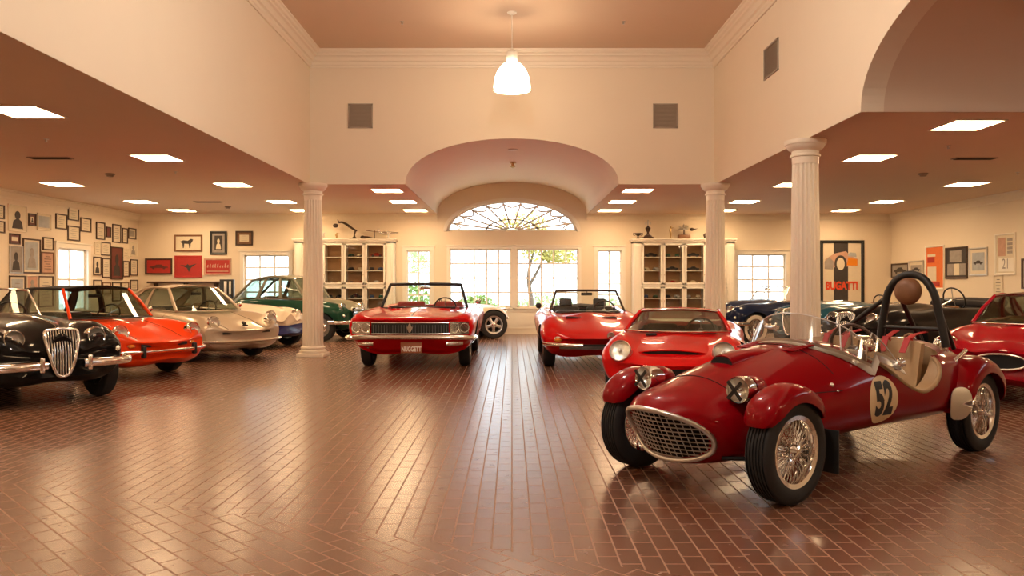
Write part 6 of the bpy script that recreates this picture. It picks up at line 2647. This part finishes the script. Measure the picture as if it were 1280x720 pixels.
        for p in pts:
            h = bv.ray_cast(Vector((p.x, s * 2, p.y - .006)), Vector((0, -s, 0)))
            if h[0] is not None and abs(h[0].y) > .45:
                P3.append(h[0] + Vector((0, -s * .01, .008)))
        if len(P3) > 3:
            m = MB()
            m.tube(P3, .017, 10)
            m.build('cockpit_edge_roll', M['beige'], t)

    # number roundel on both sides
    for s in (1, -1):
        def proj(x, z, off):
            h = bv.ray_cast(Vector((x, s * 2, z)), Vector((0, -s, 0)))
            return (h[0] + h[1] * off) if h[0] is not None else Vector((x, s * .62, z))
        cx, cz, r = .09, .525, .170
        m = MB()
        rings = [[proj(cx + r * f * math.cos(2 * PI * k / 40), cz + r * f * math.sin(2 * PI * k / 40), .003) for k in range(40)] for f in (.02, .25, .5, .75, 1.0)]
        m.grid(rings, 0, cv=True)
        ro = m.build('number_roundel', M['roundel'], t)
        tm = text_mesh('52', .315, M['black'], .014, .66)
        bm = bmesh.new()
        bm.from_mesh(tm)
        bmesh.ops.triangulate(bm, faces=bm.faces)
        bmesh.ops.subdivide_edges(bm, edges=bm.edges, cuts=1)
        bm.to_mesh(tm)
        bm.free()
        for v in tm.vertices:
            u, w = v.co.x, v.co.y
            v.co = proj(cx - s * u, cz + w, .0055)
        link('number', tm, ro)

    # wrap-round perspex screen with polished foot strip
    base = crom([(-.14, .605, .735), (.06, .56, .825), (.22, .45, .885), (.36, .25, .920), (.42, 0, .930), (.36, -.25, .920), (.22, -.45, .885), (.06, -.56, .825), (-.14, -.605, .735)], 6)
    N = len(base)
    foot, rowsg = [], []
    for i, p in enumerate(base):
        u = i / (N - 1)
        e = min(1.0, 3.2 * min(u, 1 - u))
        hgt = .205 * math.sin(PI / 2 * e) ** .8 + .012
        p = Vector((p.x, p.y, top_z(bv, p.x, p.y) if abs(p.y) < .54 else p.z))
        out = Vector((p.x + .25, p.y, 0)).normalized()
        foot.append(p + Vector((0, 0, .004)))
        rowsg.append([p - out * (.10 * v) * e + Vector((0, 0, hgt * v)) for v in (0, .33, .66, 1.0)])
    m = MB()
    m.slab([[rowsg[i][j] for i in range(N)] for j in range(4)], .004)
    w = m.build('windscreen', M['perspex'], t)
    m = MB()
    rs = []
    for i, p in enumerate(foot):
        out = Vector((p.x + .25, p.y, 0)).normalized()
        q = p + out * .055
        q.z = (top_z(bv, q.x, q.y) if abs(q.y) < .56 else p.z - .05) + .005
        rs.append([p + Vector((0, 0, .03)), p + Vector((0, 0, .006)), (p + q) / 2 + Vector((0, 0, .006)), q])
    m.slab(rs, .004)
    m.build('screen_strip', M['satin'], w)
    m = MB()
    m.tube([r[3] for r in rowsg], .005, 6)
    m.tube(rowsg[14], .005, 6) if len(rowsg) > 14 else None
    m.tube(rowsg[N - 15], .005, 6)
    m.build('screen_rim', M['perspexedge'], w)
    # mirrors
    m = MB()
    m.lathe([(0, .03), (.035, .02), (.048, -.002), (.048, -.012), (0, -.012)], 20, 0, aim((.10, .50, .905), (1, 0, 0)))
    m.tube([(.12, .50, .90), (.14, .50, .845)], .008, 8)
    m.build('rear_view_mirror', M['chrome'], t)
    m = MB()
    m.lathe([(0, .05), (.025, .04), (.038, .0), (.036, -.02), (0, -.02)], 20, 0, aim((-.11, .625, .775), (1, .2, 0)))
    m.box((-.12, .60, .745), (.05, .03, .05), bev=.008)
    m.build('screen_bracket', M['chrome'], t)

    # bonnet: scoop, louvres, straps
    def top(x, y, o=0.0): return Vector((x, y, top_z(bv, x, y) + o))
    m = MB()
    rows = []
    for k in range(7):
        x = 1.12 - .46 * k / 6
        hh = .050 * (1 - (k / 6) ** 1.5)
        rows.append([top(x, y, hh * (1 - (abs(y) / .095) ** 4) + .002) for y in (-.095, -.08, -.05, 0, .05, .08, .095)])
    m.slab(rows, (0, 0, -.006))
    sc = m.build('bonnet_scoop', DRED, t)
    m = MB()
    m.slab([[top(1.125, y, -.004) for y in (-.085, -.04, 0, .04, .085)], [top(1.125, y, .042 * (1 - (abs(y) / .1) ** 4)) for y in (-.085, -.04, 0, .04, .085)]], (-.03, 0, 0))
    m.build('scoop_mouth', M['well'], sc)
    m = MB()
    for s in (1, -1):
        for k in range(9):
            x = .56 - .001 * k
            y = s * .14 + .0 
            m.box(top(.62 - .038 * k, s * .17, .004), (.018, .16, .012), bev=.004, seg=1)
    m.build('bonnet_louvres', DRED, t)
    m = MB()
    pts = [top(.52, y, .002) for y in [-.48 + .96 * q / 20 for q in range(21)]]
    m.tube(pts, .003, 5)
    pts = [top(1.40, y, .002) for y in [-.36 + .72 * q / 20 for q in range(21)]]
    m.tube(pts, .003, 5)
    for s in (1, -1):
        m.tube([Vector((x, 0, 0)) + bv.ray_cast(Vector((x, s * 2, .60)), Vector((0, -s, 0)))[0].yz.to_3d().zxy * 0 + Vector((0, bv.ray_cast(Vector((x, s * 2, .62)), Vector((0, -s, 0)))[0].y, .62)) for x in (.52, .62, .72, .82, .9)], .003, 5)
    m.build('bonnet_gap', M['well'], t)
    for s in (1, -1):
        m = MB()
        for x in (.60, .95):
            h = bv.ray_cast(Vector((x, s * 2, .66)), Vector((0, -s, 0)))
            m.ball(h[0] + h[1] * .004, .016, 12, 8)
            h = bv.ray_cast(Vector((x - .03, s * 2, .62)), Vector((0, -s, 0)))
            m.ball(h[0] + h[1] * .003, .010, 10, 6)
        m.build('bonnet_catch', M['chrome'], t)

    # cockpit: seats, wheel, belts, hoop with pad
    for y in (.26, -.26):
        m = MB()
        rows = []
        for k in range(9):
            z = .40 + .50 * k / 8
            x = -.66 - .16 * (k / 8)
            rows.append([(x + .10 * (abs(q) ** 2.2), y + .235 * q * (1 - .06 * k / 8), z - .02 * q * q) for q in (-1, -.8, -.5, -.2, 0, .2, .5, .8, 1)])
        m.slab(rows, (-.06, 0, 0))
        m.build('seat_back', M['beige'], t)
        m = MB()
        m.box((-.44, y, .38), (.46, .42, .14), bev=.05, seg=3)
        m.build('seat_cushion', M['beige'], t)
        m = MB()
        for q in (-.09, .09):
            m.slab([[(-.845, y + q - .025, .70 + 0), (-.845, y + q + .025, .70)], [(-.80, y + q - .025, .91), (-.80, y + q + .025, .91)], [(-.86, y + q - .025, .935), (-.86, y + q + .025, .935)], [(-1.0, y + q * 1.3 - .025, .955), (-1.0, y + q * 1.3 + .025, .955)]], (0, 0, .006))
            m.slab([[(-.775, y + q - .025, .92), (-.775, y + q + .025, .92)], [(-.70, y + q * .9 - .025, .80), (-.70, y + q * .9 + .025, .80)]], (.006, 0, 0.003))
        m.build('harness', M['harness'], t)
    steering_wheel(t, (-.12, .27, .86), .19, M['darkwood'], M['satin'], .3, 3)
    m = MB()
    m.box((.10, 0, .80), (.06, .96, .14), bev=.02)
    for y in (.15, .30, -.1):
        m.lathe([(0, .004), (.045, .004), (.05, 0)], 20, 1, aim((.068, y, .82), (-1, 0, 0)))
    m.build('dashboard', [M['satin'], M['black']], t)
    hp = crom([(-1.02, -.015, .84), (-1.01, .03, 1.10), (-1.0, .085, 1.31), (-1.0, .17, 1.405), (-1.0, .26, 1.43), (-1.0, .35, 1.405), (-1.0, .43, 1.31), (-1.01, .485, 1.10), (-1.02, .535, .84)], 6)
    m = MB()
    m.tube(hp, .031, 12)
    h_ = m.build('roll_hoop', M['black'], t)
    m = MB()
    m.tube([(-1.01, .005, .985), (-1.01, .51, .985)], .016, 10)
    m.tube([(-1.0, .06, 1.24), (-1.03, -.46, .86)], .020, 10)
    m.tube([(-1.0, .12, 1.36), (-1.50, .10, .84)], .020, 10)
    m.tube([(-1.0, .40, 1.36), (-1.50, .38, .80)], .020, 10)
    m.build('hoop_braces', M['black'], h_)
    m = MB()
    m.lathe([(0, .045), (.05, .042), (.085, .030), (.108, .005), (.112, -.015), (.10, -.03), (0, -.03)], 36, 0, aim((-.955, .255, 1.29), (1, 0, .05)))
    pad = m.build('head_pad', M['brownleather'], h_)
    # filler cap and chrome strut on the tail
    zt0 = top_z(bv, -1.16, .42)
    m = MB()
    A_ = aim((-1.16, .42, zt0 - .02), (0, .2, 1))
    m.lathe([(0, .11), (.03, .108), (.05, .09), (.058, .06), (.058, .02), (.066, .015), (.066, 0), (0, 0)], 28, 0, A_)
    m.tube([A_ @ Vector((-.05, 0, .10)), A_ @ Vector((.06, 0, .13))], .012, 8)
    m.build('fuel_filler', M['chrome'], t)
    m = MB()
    m.tube([(-1.10, .56, zt0 - .10), (-1.22, .60, .815)], .016, 10)
    m.ball((-1.10, .56, zt0 - .10), .03, 14, 8)
    m.build('wing_strut', M['chrome'], t)
    # underside: axle tubes, mud flap
    m = MB()
    m.tube([(-1.29, .56, .325), (-1.29, -.56, .325)], .035, 12)
    m.build('rear_axle', M['black'], t)
    for s in (1, -1):
        m = MB()
        m.box((.86, s * .62, .27), (.012, .20, .28), bev=.004)
        m.build('mud_flap', M['black'], t)
    # exhaust pipe low on the far side
    m = MB()
    m.tube(crom([(.75, -.50, .28), (.5, -.62, .25), (-.2, -.66, .24), (-.75, -.66, .24)], 6), .03, 12)
    m.build('exhaust', M['satin'], t)
    return t


M['roundel'] = mat('cream_roundel', (0.78, 0.60, 0.36), 0.5, noise=0.03)
M['harness'] = mat('red_webbing', (0.42, 0.012, 0.012), 0.6, noise=0.08)
M['perspexedge'] = mat('perspex_edge', (0.65, 0.62, 0.58), 0.25, coat=0.5)
racing_car()
